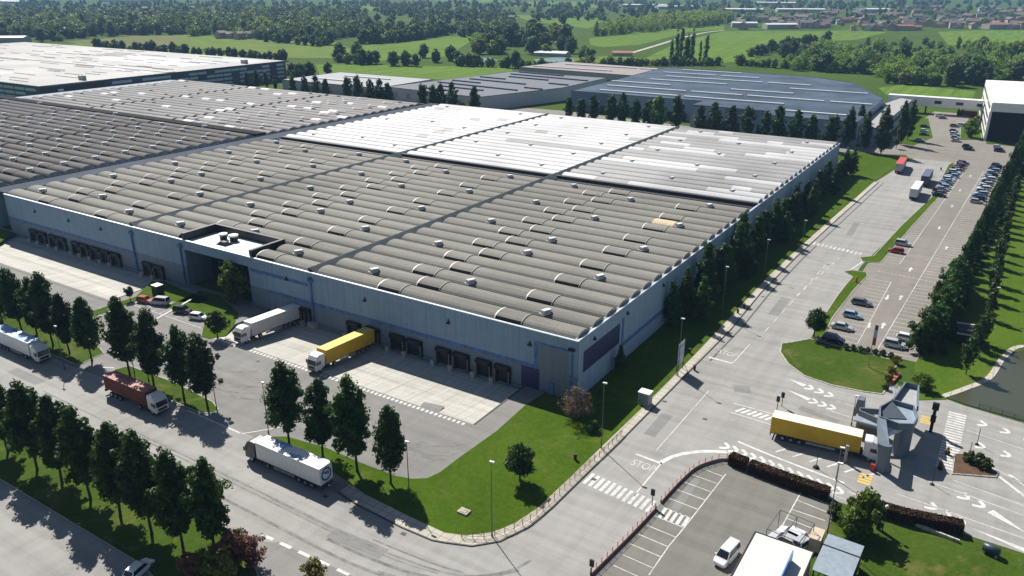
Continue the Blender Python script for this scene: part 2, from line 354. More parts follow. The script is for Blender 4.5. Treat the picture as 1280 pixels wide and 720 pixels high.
slab('lawn', [(-300, 44), (-84, 44), (-66, 40), (-62, 46), (-76.5, 54.2), (-80, 54.2), (-300, 54.2)], MT['rough'], 'long grass median under the bottom left tree row', .1, MT['kerb'])
slab('lawn', [(-246.5, 99), (-240, 104), (-246.5, 111.4), (-300, 111.4), (-300, 99)], MT['lawn'], 'small grass patch at the far left end of the warehouse front')
slab('lawn', gp((108, 392), (170, 371), (190, 352), (205, 352), (232, 364), (262, 374), (250, 380), (207, 376), (196, 371), (168, 377), (112, 398)), MT['lawn'], 'grass bed behind the red car by the left dock apron')
slab('lawn', gp((207, 384), (250, 364), (275, 370), (298, 392), (292, 408), (282, 420), (262, 424), (252, 421), (256, 403), (232, 390)), MT['lawn'], 'grass bed with a small tree beside the white docked truck')
# right side: verges, island, gate lawns
slab('lawn', gp((1075, 322), (1086, 321), (1092, 320), (1126, 283), (1165, 246), (1186, 206), (1193, 203), (1183, 236), (1140, 283), (1103, 326), (1098, 329), (1078, 327)), MT['lawn'], 'long thin grass verge left of the upper car park', .1, MT['kerb'])
slab('lawn', gp((1055, 340), (1064, 338), (1083, 341), (1084, 345), (1066, 364), (1040, 398), (1030, 420), (1012, 424), (1030, 395), (1048, 368), (1066, 346)), MT['lawn'], 'short grass verge with a round tree left of the lower bays', .1, MT['kerb'])
slab('lawn', [g(x, y) for x, y in ((977, 430), (975, 440), (985, 455), (1005, 470), (1040, 482), (1080, 490), (1103, 493), (1112, 480), (1122, 452), (1050, 434), (1012, 424), (990, 428))], MT['rough'], 'curved grass island with dry patch in front of the parked cars', .12, MT['kerb'], .3)
slab('lawn', [(-8.6, 159), (-6.8, 150), (-6.4, 144.6), (-2, 147.6), (0, 152), (3, 158), (4.5, 165), (6, 174), (11, 182), (40, 186), (60, 260), (60, 345), (4, 345), (-2.5, 340), (-4.5, 290), (-6.6, 220), (-8.2, 168)], MT['slope'], 'sloping grass with long tree shadows right of the hedge')
slab('lawn', [(-11.6, 103.5), (-9, 105.2), (0, 104.2), (4.5, 106.6), (11, 106.6), (40, 106), (40, 60), (-4, 60), (-6, 92), (-12, 94.5)], MT['rough'], 'patchy grass plot in the bottom right corner', .08)
struct(slab('pond', [(-2.4, 148.6), (0.6, 153.3), (4.2, 161), (6.2, 173), (10, 181), (40, 186), (60, 146.2), (11, 146.4), (1, 147.6)], MT['water'], 'still grey green pond at the right edge', .13))
b = MB(); b.wallstrip(smoothline([(-2.6, 148.4), (0.4, 153.6), (4, 161.2), (6, 173.2), (9.8, 181.4), (24, 184.5), (40, 186.2)]), 1.1, 0, .22); struct(b.build('pond_edge', MT['pave']), 'pale stone rim along the pond', 'pond rim')
# strips behind the warehouse
slab('lawn', [(-440, 330), (-62, 333), (-62, 362), (-120, 356), (-440, 350)], MT['lawn'], 'grass strip with the tree row behind the warehouse')
slab('lawn', gp((1128, 150), (1160, 148), (1166, 172), (1142, 182), (1112, 178)), MT['lawn'], 'grass bed by the office car park trees')
slab('lawn', gp((1201, 158), (1222, 152), (1228, 175), (1200, 175)), MT['lawn'], 'grass bed under the bright round tree by the office', .12, MT['kerb'])
sheet('meadow', gp((1098, 110), (1130, 106), (1220, 114), (1216, 124), (1110, 120)), .05, MT['field_a'], 'bright mown meadow behind the white bridge', 'meadow')
# ------------------------------------------------------------------ painted markings
def marks(name, fn, m, label, z=.046):
    b = MB(); fn(b, z); return struct(b.build(name, m), label, 'road marking')
def upper_bays(b, z):
    L0, L1 = [(-22.7, 164.2), (-22.9, 205.4)], 0
    for y0, y1 in ((164.2, 207), (222.6, 352)):
        n = int((y1 - y0) / 2.5)
        def xl(y): return -25.1 + (max(0, y - 215) * .035) + (.6 if y < 215 else 0)
        for k in range(n + 1):
            y = y0 + k * 2.5; b.strip([(xl(y), y), (xl(y) + 4.6, y - .1)], .14, z)
        b.strip([(xl(y0) + 4.6, y0), (xl(y1) + 4.6, y1)], .16, z)
    def xr(y): return -16 + (y - 162) * .0345
    b.strip([(xr(162), 162), (xr(360), 360)], .16, z)
    for k in range(80):
        y = 163 + k * 2.5
        if 208 < y < 214: continue
        b.strip([(xr(y), y), (xr(y) + 6.5, y + .2)], .14, z)
    for k in range(16): x = -24 + k * 1.0; b.strip([(x, 214 - k * .12), (x + .55, 214 - k * .12 - .06)], .3, z)
marks('parking_lines', upper_bays, MT['mark_old'], 'white bay lines of the upper car park', .047)
def arrow(b, x, y, rz, z, L=4.2, w=.22):
    c, s = math.cos(rz), math.sin(rz)
    T = lambda u, v: (x + u * c - v * s, y + u * s + v * c, z)
    b.face([T(-L / 2, -w), T(L * .1, -w), T(L * .1, w), T(-L / 2, w)]); b.face([T(L * .1, -w * 3), T(L / 2, 0), T(L * .1, w * 3)])
def lot_arrows(b, z):
    for px, py, d in ((1109, 372, -1), (1126, 372, 1), (1086, 407, -1), (1104, 407, 1), (1138, 337, 1), (1183, 310, 1), (1174, 285, -1), (1190, 258, 1), (1200, 238, 1), (1213, 220, 1)):
        x, y = g(px, py); arrow(b, x, y, d * math.pi / 2, z, 3.6, .2)
marks('road_arrow', lot_arrows, MT['mark'], 'white direction arrows in the upper car park aisle', .047)
def low_bays(b, z):
    Rr = [(908, 593), (898, 604), (888, 618), (878, 631), (866, 646), (856, 661), (846, 673), (836, 687), (822, 703), (806, 719)]
    Ll = [(883, 588), (864, 593), (856, 603), (846, 612), (836, 623), (829, 634), (818, 645), (809, 657), (798, 668), (788, 680), (777, 693), (767, 707)]
    LONG = gp((907, 593), (865.5, 646.7), (856.7, 657.8), (846.7, 670), (836.7, 681.8), (811, 719))
    def xlong(y):
        for (xa, ya), (xb, yb) in zip(LONG, LONG[1:]):
            if yb <= y <= ya: return xa + (xb - xa) * (y - ya) / (yb - ya)
        return LONG[0][0] if y > LONG[0][1] else LONG[-1][0]
    for k, q in enumerate(Ll):
        x, y = g(*q); b.strip([(x, y), (xlong(y), y - .25)], .13, z)
    b.strip(LONG, .15, z)
    for q0, q1 in (((1001, 615), (1040, 633)), ((996, 625), (1037, 642)), ((990, 637), (1031, 651)), ((983, 648), (1026, 665)), ((978, 659), (1020, 676))): b.strip(gp(q0, q1), .13, z)
    b.strip([(-16.9, 106), (-17.3, 90)], .15, z)
    x0, y0 = g(829, 634); x1, y1 = g(818, 645)   # hatched walkway between the bays
    wz = xlong(y0) - x0
    for k in range(5): xx = x0 + .2 + k * wz / 5; b.face([(xx, y1, z), (xx + wz * .11, y1, z), (xx + wz * .11, y0 - .1, z), (xx, y0 - .1, z)])
marks('parking_lines', low_bays, MT['mark'], 'white bay lines of the bottom right parking lot')
def zebra(b, p, q, n, w, d, z, fr=.55):
    """n bars between ground points p and q; d = half length of a bar as a vector"""
    for k in range(n):
        t = (k + .2) / n; t2 = t + fr / n
        a = (p[0] + (q[0] - p[0]) * t, p[1] + (q[1] - p[1]) * t); c = (p[0] + (q[0] - p[0]) * t2, p[1] + (q[1] - p[1]) * t2)
        b.face([(a[0] - d[0], a[1] - d[1], z), (c[0] - d[0], c[1] - d[1], z), (c[0] + d[0], c[1] + d[1], z), (a[0] + d[0], a[1] + d[1], z)])
marks('crosswalk', lambda b, z: zebra(b, (-45.2, 91.8), (-33.6, 90.4), 12, .5, (.06, 1.5), z), MT['mark'], 'zebra crossing from the lawn corner to the parking lot')
marks('crosswalk', lambda b, z: zebra(b, (.3, 123.4), (.3, 143.6), 22, .5, (1.35, 0), z), MT['mark'], 'long zebra crossing right of the gatehouse')
marks('crosswalk', lambda b, z: (zebra(b, (-44, 229), (-30, 226), 12, .5, (.06, 1.3), z)), MT['mark_old'], 'faded zebra crossing on the long road beside the warehouse')
def dash_row(b, p, q, n, w, z, fr=.55):
    for k in range(n):
        t, t2 = k / n, (k + fr) / n
        b.strip([(p[0] + (q[0] - p[0]) * t, p[1] + (q[1] - p[1]) * t), (p[0] + (q[0] - p[0]) * t2, p[1] + (q[1] - p[1]) * t2)], w, z)
marks('dock_marking', lambda b, z: (dash_row(b, (-136, 94.6), (-106.5, 94.6), 30, .75, z), dash_row(b, (-103.4, 94.6), (-69.3, 94.5), 35, .75, z)), MT['mark'], 'row of white dashes along the dock apron edge')
def bay_lines(b, z):
    for x in (-130.9, -124.6, -119.5, -113.6, -108, -102, -96.6, -92, -88.9, -84.7, -80.6, -75.6, -71.2):
        b.face([(x, 95.6, .045), (x + .18, 95.6, .045), (x + .18, 104.8, -DEP + .012), (x, 104.8, -DEP + .012)]); b.face([(x, 104.8, -DEP + .012), (x + .18, 104.8, -DEP + .012), (x + .18, 110.5, -DEP + .012), (x, 110.5, -DEP + .012)])
marks('dock_marking', bay_lines, MT['mark'], 'white truck bay lines on the dock apron')
def road_lines(b, z):
    dash_row(b, (-76, 56.4), (-56, 57.1), 6, .5, z, .6)
    dash_row(b, (-141.5, 74), (-139, 75.2), 1, .3, z, .9)
    b.strip([(-113.5, 72.3), (-99.5, 72.2)], .22, z); b.strip([(-99, 72.3), (-94.5, 78)], .2, z)
    b.strip([(-39.2, 104.5), (-38.9, 128)], .14, z); b.strip([(-37.2, 91.5), (-37.1, 101.5)], .2, z)
    b.strip(smoothline([(-37.3, 101.5), (-35.9, 104.9), (-33, 108), (-29.6, 110)]), .75, z)
    b.strip([(-38.9, 141.4), (-43.7, 141.6)], .5, z); b.strip([(-38.8, 141.6), (-38.6, 152)], .14, z)
    b.strip([(-41.5, 101.7), (-37, 101.4)], .45, z)
    dash_row(b, (-37.8, 160), (-36.5, 215), 9, .14, z, .45); b.strip([(-30.6, 209), (-28.6, 221)], .3, z)
    dash_row(b, (-37.4, 185), (-34.5, 222), 8, .14, z, .45)
marks('road_marking', road_lines, MT['mark'], 'white lane lines of the main road and the junction')
def chev(b, p, q, n, z, w=1.9, t=.55):
    """row of curved chevrons along a ground line"""
    L = math.hypot(q[0] - p[0], q[1] - p[1]); ux, uy = (q[0] - p[0]) / L, (q[1] - p[1]) / L
    for k in range(n):
        o = L * (k + .5) / n
        P = lambda u, v: (p[0] + ux * (o + u) - uy * v, p[1] + uy * (o + u) + ux * v)
        b.strip([P(-.6, -w / 2), P(.25, -w * .22), P(.5, 0), P(.25, w * .22), P(-.6, w / 2)], t, z)
def wedge(b, p, q, w, z):
    L = math.hypot(q[0] - p[0], q[1] - p[1]); ux, uy = (q[0] - p[0]) / L, (q[1] - p[1]) / L
    b.face([(p[0], p[1], z), (q[0] + uy * w / 2, q[1] - ux * w / 2, z), (q[0] - uy * w / 2, q[1] + ux * w / 2, z)])
def gate_lines(b, z):
    zebra(b, (-32.4, 124.3), (-26.2, 124.3), 6, .5, (.5, 1.0), z); b.strip([(-33.5, 126), (-26, 126)], .2, z); b.strip([(-33, 122.6), (-26, 122.2)], .2, z)
    chev(b, (-31, 111.6), (-11.5, 108.5), 13, z); b.strip(smoothline([(-29.5, 110), (-24, 108.4), (-10, 107)]), .12, z); b.strip(smoothline([(-29, 114), (-22, 112.6), (-12, 111.2)]), .4, z)
    chev(b, (-22.5, 134.4), (-17.8, 133.6), 3, z); wedge(b, (-27, 136.2), (-22.6, 134.6), 1.1, z)
    chev(b, (-24.5, 139.4), (-19, 138), 3, z); wedge(b, (-27.8, 140.6), (-24.6, 139.6), 1.1, z)
    chev(b, (-26, 121.9), (-13, 123.4), 8, z, 1.2); b.strip([(-19, 132.6), (-9, 131)], .12, z); b.strip([(-18.5, 136.7), (-9, 135.6)], .12, z)
    for k in range(6): b.strip([(-23 + k * 2.6, 114.2), (-21.6 + k * 2.6, 116.4)], .3, z)
    chev(b, (2.5, 142), (16, 139.5), 4, z); chev(b, (2.6, 134), (17, 131.5), 4, z); chev(b, (2.4, 117.5), (6.5, 115.6), 2, z); wedge(b, (11.5, 112.2), (6.8, 115.2), 1.3, z)
    chev(b, (-1.2, 112.3), (4.4, 109.8), 3, z); wedge(b, (4.8, 109.6), (14, 107.6), 1.2, z)
    for a, c in (((-5, 112.6), (14, 110.6)), ((-4.5, 119), (15, 116)), ((1.5, 120.8), (16, 118.4)), ((2.3, 130), (14, 123.5)), ((2, 138), (17, 135)), ((-11, 109.2), (3, 108.4))): b.strip([a, c], .14, z)
    b.strip([(7.4, 125.6), (12.5, 120)], .5, z); b.strip([(8.6, 127), (14, 122)], .5, z)
marks('road_marking', gate_lines, MT['mark'], 'white chevrons and lane lines around the gatehouse')
def yel(b, z):
    for x, y in ((-10.6, 112.6), (-5, 136.6)):
        for k in range(4): b.face([(x + .1, y + k * .75, z), (x + 1.9, y + k * .75, z), (x + 1.9, y + k * .75 + .5, z), (x + .1, y + k * .75 + .5, z)])
marks('road_marking', yel, MT['mark_yel'], 'yellow stop bars on the gate lanes')
def stop_text(x, y, rz, s, sx, label):
    cu = bpy.data.curves.new('stop', 'FONT'); cu.body = 'STOP'; cu.size = s; cu.align_x = 'CENTER'; cu.align_y = 'CENTER'
    o = bpy.data.objects.new('stop_marking_curve', cu); COL.objects.link(o); dg = bpy.context.evaluated_depsgraph_get()
    me = bpy.data.meshes.new_from_object(o.evaluated_get(dg)); bpy.data.objects.remove(o); me.materials.clear(); me.materials.append(MT['mark_old'])
    n = link('road_lettering', me); n.location = (x, y, .046); n.rotation_euler = (0, 0, rz); n.scale = (sx, 1.0, 1); struct(n, label, 'road marking')
stop_text(-41.0, 145.2, 0, 2.6, .62, 'word STOP painted on the road by the banner')
stop_text(-39.2, 99.3, 0, 2.6, .62, 'word STOP painted on the road before the zebra crossing')
def left_lot(b, z):
    for y in (79.6,): pass
    for k in range(7): b.strip([(-166.5 + k * 2.6, 101.6), (-166.2 + k * 2.6, 96.6)], .13, z)
    b.strip([(-167, 96.5), (-141, 96.4)], .13, z)
    for k in range(7): b.strip([(-169 + k * 2.7, 79.6), (-167 + k * 2.7, 84.6)], .13, z)
    b.strip([(-168.5, 84.7), (-147, 84.3)], .13, z)
    for k in range(3): b.strip([(-170.5 + k * .2, 86 + k * 2.6), (-165.3 + k * .2, 86.2 + k * 2.6)], .13, z)
    b.strip([(-146, 79.8), (-140.5, 80.5)], .13, z); b.strip(gp((196, 399), (240, 374)), .5, .115)
marks('parking_lines', left_lot, MT['mark'], 'white bay lines of the small car park by the entrance')
marks('dock_marking', lambda b, z: b.strip([(-246, 94.5), (-172.5, 94.4)], .2, z), MT['darkkerb'], 'dark joint along the left dock apron')

RW = random.Random(77)
MT['patch'] = paving('fresh asphalt patch', (.2, .199, .194), .2, .2, .2); MT['tyremark'] = plain('tyre rubber streak', (.22, .217, .21), .9, 0, .1, .3, .6)
for x, y, L, w, rz in ((-64, 62, 9, 2.2, .05), (-103, 60, 14, 1.6, 0), (-42, 112, 2, 8, 0), (-39, 176, 2.2, 12, .02), (-92, 86, 6, 4, .3), (-118, 90, 8, 3, .1), (-37, 250, 1.8, 16, .04), (-150, 64, 10, 2, 0), (-20, 130, 7, 1.4, -.2), (-34, 132, 3, 3, .4), (-135, 30, 12, 3, 0), (-78, 96, 4, 2.5, .2), (-31, 96, 1.2, 9, 0)):
    b = MB(); b.face([(x + u * math.cos(rz) - v * math.sin(rz), y + u * math.sin(rz) + v * math.cos(rz), .043) for u, v in ((-L / 2, -w / 2), (L / 2, -w / 2 + RW.uniform(-.2, .2)), (L / 2, w / 2), (-L / 2, w / 2))]); struct(b.build('road_patch', MT['patch']), 'dark rectangular repair patch in the asphalt', 'road patch')
def skids(b, z):
    for k in range(26):   # turning marks in front of the docks and through the bend
        x = RW.uniform(-134, -72); r = RW.uniform(9, 17); a0 = RW.uniform(-1.9, -1.5); sg = RW.choice((-1, 1)); P = []
        for t in range(9):
            a = a0 + t * .14; P.append((x + sg * r * math.cos(a), 95 + r * math.sin(a) * .95))
        P = [p for p in P if 77.8 < p[1] < 94.2 and -141 < p[0] < -65]
        if len(P) > 2: b.strip(P, RW.uniform(.2, .45), z + k * .00002)
    for k in range(7):
        o = RW.uniform(-3.2, 3.2); c = smoothline([(-150, 62 + o), (-90, 61.5 + o), (-58, 61.5 + o), (-46 + o * .3, 66 + o * .4), (-40.5 - o, 78), (-39.5 - o, 110), (-38 - o, 160)], 5); i = RW.randrange(0, 18); b.strip(c[i:i + RW.randrange(4, 14)], RW.uniform(.2, .5), z + .001 + k * .00002)
struct((lambda b: (skids(b, .044), b.build('tyre_marks', MT['tyremark']))[1])(MB()), 'dark curved tyre marks of turning trucks', 'tyre marks')
for k, (x, y) in enumerate(((-44.0, 92), (-44.2, 120), (-43.6, 150), (-44, 180), (-100, 70.6), (-75, 67.2), (-125, 71.8), (-60, 66.8), (-90, 92), (-118, 92), (-36, 118), (-30, 60))):
    b = MB(); b.box(x - .4, x + .4, y - .3, y + .3, .03, .05)
    for j in range(4): b.box(x - .34 + j * .18, x - .26 + j * .18, y - .25, y + .25, .05, .056)
    struct(b.build('drain_cover', MT['darkkerb']), 'dark square drain cover in the asphalt', 'drain cover')
# ------------------------------------------------------------------ warehouse
MT['wall'] = wall_mat('precast wall', (.27, .37, .48), (.22, .31, .42))
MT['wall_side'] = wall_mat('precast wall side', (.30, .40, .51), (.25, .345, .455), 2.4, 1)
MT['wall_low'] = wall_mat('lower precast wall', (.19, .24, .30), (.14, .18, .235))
MT['blue'] = plain('blue paint band', (.10, .20, .42), .6, 0, .3, .35, .8)
MT['navy'] = plain('navy panel', (.018, .025, .11), .5)
MT['cap'] = plain('parapet flashing', (.62, .68, .75), .35, .3)
MT['gutter'] = plain('gutter sheet', (.06, .078, .088), .8, 0, .1, .25, .3)
MT['roof'] = roof_mat('weathered fibre cement', (.25, .242, .218), (.155, .15, .133), .8, .1)
MT['roof_w'] = roof_mat('pale roof sheet with glare', (.58, .585, .59), (.46, .465, .47), .6, .2, 1.9, .42)  # pale sheeting; soft sun glare is painted into its tone and blotches
MT['roof_m'] = roof_mat('grey roof sheet', (.36, .357, .352), (.25, .247, .245), .6, .2, 1.9, .45)
MT['roof_l'] = roof_mat('left hall roof', (.115, .11, .107), (.075, .072, .07), .75, .1)
MT['roof_lb'] = roof_mat('left hall rear roof', (.27, .262, .256), (.19, .186, .182), .7, .1)
MT['tan'] = plain('patched tan sheet', (.52, .44, .28), .7)
MT['ring'] = plain('white flashing', (.75, .74, .70), .5)
MT['ringdim'] = plain('grey flashing', (.40, .385, .34), .6)
MT['slot'] = plain('dark skylight slot', (.008, .008, .009), .8, 0, .05)
MT['vent'] = plain('vent white metal', (.80, .80, .79), .35)
PITCHR = 5.56
def roof_bay(parent, x0, x1, y0, n, z, mats, choose, skip=None, A=2.54, pat=True):
    """barrel shells side by side; some segments stand proud over a dark skylight slot"""
    b = MB(); ns = 11; L = (x1 - x0) / ns; H = 1.42; N = 10
    prof = [(A * math.cos(math.pi - math.pi * j / N), H * math.sin(math.pi * j / N) ** .85) for j in range(N + 1)]
    for k in range(n):
        yc = y0 + PITCHR * (k + .5)
        for s in range(ns):
            xa, xb = x0 + s * L, x0 + (s + 1) * L
            if skip and skip(xa, xb, yc): continue
            fromR = ns - 1 - s
            up = pat and ((k % 2 == 0 and fromR in (7, 2)) or (k % 2 == 1 and fromR == 6))
            dz = .12 if up else 0
            m = choose(k, s)
            rr = [[(x, yc + u, z + v + dz) for u, v in prof] for x in (xa, xb)]
            if up: b.loft([r[:3] for r in rr], 2, False, False); b.loft([r[2:] for r in rr], m, False, False)
            else: b.loft(rr, m, False, False)
            if up:
                b.face([(xa, yc - A, z), (xb, yc - A, z), (xb, yc - A, z + dz), (xa, yc - A, z + dz)], 2)
                b.face([(xa, yc - A - .5, z + .06), (xb, yc - A - .5, z + .06), (xb, yc - A, z + .07), (xa, yc - A, z + .07)], 2)
                b.face([(xa, yc + A, z), (xb, yc + A, z), (xb, yc + A, z + dz), (xa, yc + A, z + dz)], 2)
                for x, sg, mm in ((xa, -1, 3), (xb - .02, -1, 4)):
                    ring = [[(x + sg * t, yc + u * 1.01, z + dz + v * 1.02 + .03) for u, v in prof] for t in (0, .24 if mm == 3 else .1)]
                    b.loft(ring, mm, False, False)
                    b.face([(x, yc + u, z + dz + v) for u, v in prof] + [(x, yc + A, z), (x, yc - A, z)], m)
        for x in (x0, x1):
            if not (skip and skip(x - 1 if x == x1 else x, x + 1, yc)): b.face([(x, yc + u, z + v) for u, v in prof], 5)
    return b.build('roof_shell', mats, parent)
def vent_mesh():
    b = MB(); b.box(-.75, .75, -.75, .75, 0, .75, 1); b.box(-.95, .95, -.9, .9, .02, .12, 0)
    b.loft([[(-.8, -.6, .62), (1.5, -.6, .5), (1.5, .6, .5), (-.8, .6, .62)], [(-.75, -.55, 1.15), (1.35, -.5, .98), (1.35, .5, .98), (-.75, .55, 1.15)]], 0)
    o = b.build('roof_vent', [MT['vent'], plain('vent grey metal', (.38, .39, .40), .5)]); return o
vent0 = vent_mesh(); vent_used = False
def add_vent(parent, x, y, z, rz=0, s=1.0):
    global vent_used
    o = vent0 if not vent_used else vent0.copy()
    if vent_used: COL.objects.link(o)
    vent_used = True
    o.parent = parent; o.location = (x, y, z); o.rotation_euler = (0, 0, rz + 1.25); o.scale = (s * .9, s * .82, s * .72)
ZT = 11.6; ZR = 11.15
WH = thing('warehouse', (-57.6, 111.7, 0), 0, 'huge blue grey warehouse with rows of barrel roof shells and dark dock doors', 'warehouse')
OX, OY = -57.6, 111.7
def wb(b, x0, x1, y0, y1, z0, z1, m=0): b.box(x0 - OX, x1 - OX, y0 - OY, y1 - OY, z0, z1, m)
b = MB()  # front wall with the recessed entrance cut out
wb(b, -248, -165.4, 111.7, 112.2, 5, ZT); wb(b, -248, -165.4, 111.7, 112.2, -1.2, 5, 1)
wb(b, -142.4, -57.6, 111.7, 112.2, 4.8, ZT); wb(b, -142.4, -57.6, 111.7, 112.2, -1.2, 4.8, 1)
wb(b, -165.4, -142.4, 111.7, 112.2, 9.3, ZT)
fw = b.build('front_wall', [MT['wall'], MT['wall_low']], WH)
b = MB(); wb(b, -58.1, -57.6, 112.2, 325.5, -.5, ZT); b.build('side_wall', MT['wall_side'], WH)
b = MB(); wb(b, -248, -57.6, 325, 325.5, -.5, ZT - .3); wb(b, -248, -247.5, 112.2, 325, -1, ZT); b.build('rear_wall', MT['wall'], WH)
b = MB(); wb(b, -248.1, -57.5, 111.6, 112.1, ZT, ZT + .16); wb(b, -58.0, -57.5, 112.1, 325.6, ZT, ZT + .16)
b.build('parapet_cap', MT['cap'], WH)
b = MB(); wb(b, -248, -57.6, 325, 325.6, ZT - .3, ZT + .5); b.build('rear_parapet', plain('dark red brown parapet', (.07, .05, .055), .7), WH)
# scalloped edge: arches of the shells standing above the side wall
for base in (112.1, 219.1):
    b = MB()
    for k in range(18):
        yc = base + PITCHR * (k + .5)
        pts = [(2.75 * math.cos(math.pi * j / 8), 1.25 * math.sin(math.pi * j / 8)) for j in range(9)]
        b.loft([[(x - OX, yc + u * kk - OY, ZR + v * kk) for u, v in pts] for x, kk in ((-58.5, 1.0), (-58.16, 1.03), (-58.16, .84))], 0, False, False)
    b.build('roof_arch_trim', MT['ringdim'], WH)
b = MB(); wb(b, -247.5, -58.1, 112.2, 325, ZR - .35, ZR - .05); b.build('roof_deck', plain('deck with valley shade', (.06, .06, .058), .9), WH)  # deck coloured dark to paint the contact shade between the shells
b = MB()
b = None
for x in (-122.2, -186):
    b = MB(); b.loft([[(x - 1.35 - OX, y - OY, ZR + 1.3), (x - .9 - OX, y - OY, ZR + 1.36), (x + 1.25 - OX, y - OY, ZR + .3), (x + 1.25 - OX, y - OY, ZR - .05), (x - 1.35 - OX, y - OY, ZR - .05)] for y in (112.2, 217, 217.5, 325)]); b.build('roof_gutter', MT['gutter'], WH)
b = MB(); wb(b, -256.5, -248.0, 112.4, 325, ZR - 1, ZR + .75); wb(b, -256.7, -256.4, 112.4, 325, ZR, ZR + 1.0); b.build('roof_walkway', plain('slate blue roof walkway', (.042, .056, .082), .8, 0, .1, .25, .1), WH)
b = MB(); wb(b, -247.5, -58.1, 217.7, 219.0, ZR, ZR + 1.05); wb(b, -247.5, -58.1, 215.9, 217.7, ZR, ZR + .1); b.build('cross_gutter', plain('black cross gutter', (.018, .02, .028), .6), WH)
RM = [MT['roof'], MT['roof_w'], MT['slot'], MT['ring'], MT['ringdim'], MT['roof_m'], MT['tan']]
recess_skip = lambda xa, xb, yc: yc < 122 and xb > -166.5 and xa < -141
RA = random.Random(3); RUN = {}
def streak(k, s, p):
    """pale segments come in runs along a rib"""
    if s == 0 or RA.random() < .38: RUN[k] = RA.random() < p
    return RUN[k]
def ch_front(bay):
    def f(k, s):
        if bay == 0 and k == 18 and s >= 6 and s < 10: return 1
        if bay == 0 and k == 13 and s == 8: return 6
        return 0
    return f
XB = [(-121.2, -58.2), (-185.0, -123.2), (-247.4, -187.0)]
for i, (x0, x1) in enumerate(XB):
    roof_bay(WH, x0 - OX, x1 - OX, 112.1 - OY, 19 if False else 18, ZR, RM, ch_front(i), (lambda xa, xb, yc: recess_skip(xa + OX, xb + OX, yc + OY)))
    if i == 0: ch = lambda k, s: 1 if streak(k, s, .3) else 5
    elif i == 1: ch = lambda k, s: 1 if streak(k, s, .9) else 5
    else: ch = lambda k, s: 1 if RA.random() < .95 else 5
    roof_bay(WH, x0 - OX, x1 - OX, 219.1 - OY, 19, ZR, RM, ch, pat=False, A=2.42)
    for c in range(3):
        xv = x1 - 9.8 - c * 21.1
        for j in range(5):
            yv = (118.2 if c != 1 else 123.8) + j * 22.24 + (0 if c != 1 else (0 if j < 2 else -11.1 + 0))
            if yv < 214 and not (recess_skip(xv - 3, xv + 3, yv)): add_vent(WH, xv - OX, yv - OY, ZR + 1.15)
        for j in range(5):
            yv = 227 + j * 22.24 + (0 if c != 1 else 5.56)
            if yv < 321 and i < 2: add_vent(WH, xv - OX, yv - OY, ZR + 1.12, 0, .85)
            elif yv < 321 and j % 2 == 0: add_vent(WH, xv - OX, yv - OY, ZR + 1.12, 0, .85)
# sunken flat roof over the entrance recess
b = MB(); wb(b, -165.4, -142.4, 112.2, 121.4, 11.14, 11.2); b.build('flat_roof', plain('pale roof membrane', (.52, .55, .58), .5, 0, .4, .2, .4), WH)
b = MB()
for a in ((-166.3, -165.5, 112.2, 122.3), (-142.2, -141.4, 112.2, 122.3), (-165.5, -142.2, 121.5, 122.3)): wb(b, *a, 11.1, 13.2)
b.build('roof_recess_wall', MT['black'], WH)
b = MB()
for x, y, s in ((-158.5, 118.2, 1.0), (-155.5, 118.8, 1.1)): b.tube([(x - OX, y - OY, 11.2), (x - OX, y - OY, 12.4)], s * .9, 10, 1); b.tube([(x - OX, y - OY, 12.4), (x - OX, y - OY, 12.8)], s * 1.1, 10, 0)
b.build('roof_fan', [MT['vent'], MT['black']], WH)
b = MB(); b.loft([[(-157 - OX, 114.6 - OY, 11.2), (-153.4 - OX, 114.6 - OY, 11.2), (-153.4 - OX, 116.8 - OY, 11.2), (-157 - OX, 116.8 - OY, 11.2)], [(-156 - OX, 115.2 - OY, 12), (-154.4 - OX, 115.2 - OY, 12), (-154.4 - OX, 116.2 - OY, 12), (-156 - OX, 116.2 - OY, 12)]], 0); b.build('roof_hatch', MT['black'], WH)
# recess: glazed office front set back
b = MB(); wb(b, -165.4, -142.4, 119, 119.3, 0, 10.1, 0)
for k in range(12): wb(b, -165.3 + k * 2.05, -165.15 + k * 2.05, 118.85, 119, 0, 9.3, 1)
for z in (0.1, 3.2, 6.3): wb(b, -165.4, -142.4, 118.85, 119.0, z, z + .14, 1)
wb(b, -165.7, -165.4, 112.2, 119.3, -.2, 10.1, 2); wb(b, -142.4, -142.1, 112.2, 119.3, -.2, 10.1, 2)
b.build('office_glazing', [MT['glass'], MT['dark'], MT['wall_low']], WH)
# painted blue bands, panels, pipes, lamps
b = MB()
P = .025
for z in ((-136, -66.4, 111.7 - P, 111.7, 4.15, 4.95), (-66.4, -65.5, 111.7 - P, 111.7, 4.15, 9.7), (-65.5, -58.4, 111.7 - P, 111.7, 9.2, 9.7), (-58.9, -58.3, 111.7 - P, 111.7, 0, 9.2), (-141.9, -123.4, 111.7 - P, 111.7, 8.3, 9.1), (-247.5, -187, 111.7 - P, 111.7, 4.3, 5.0), (-57.6, -57.6 + P, 129.8, 130.9, 3.4, 9.4), (-57.6, -57.6 + P, 130.9, 205, 3.2, 4.1)):
    b = MB(); wb(b, *z); b.build('painted_band', MT['blue'], WH)

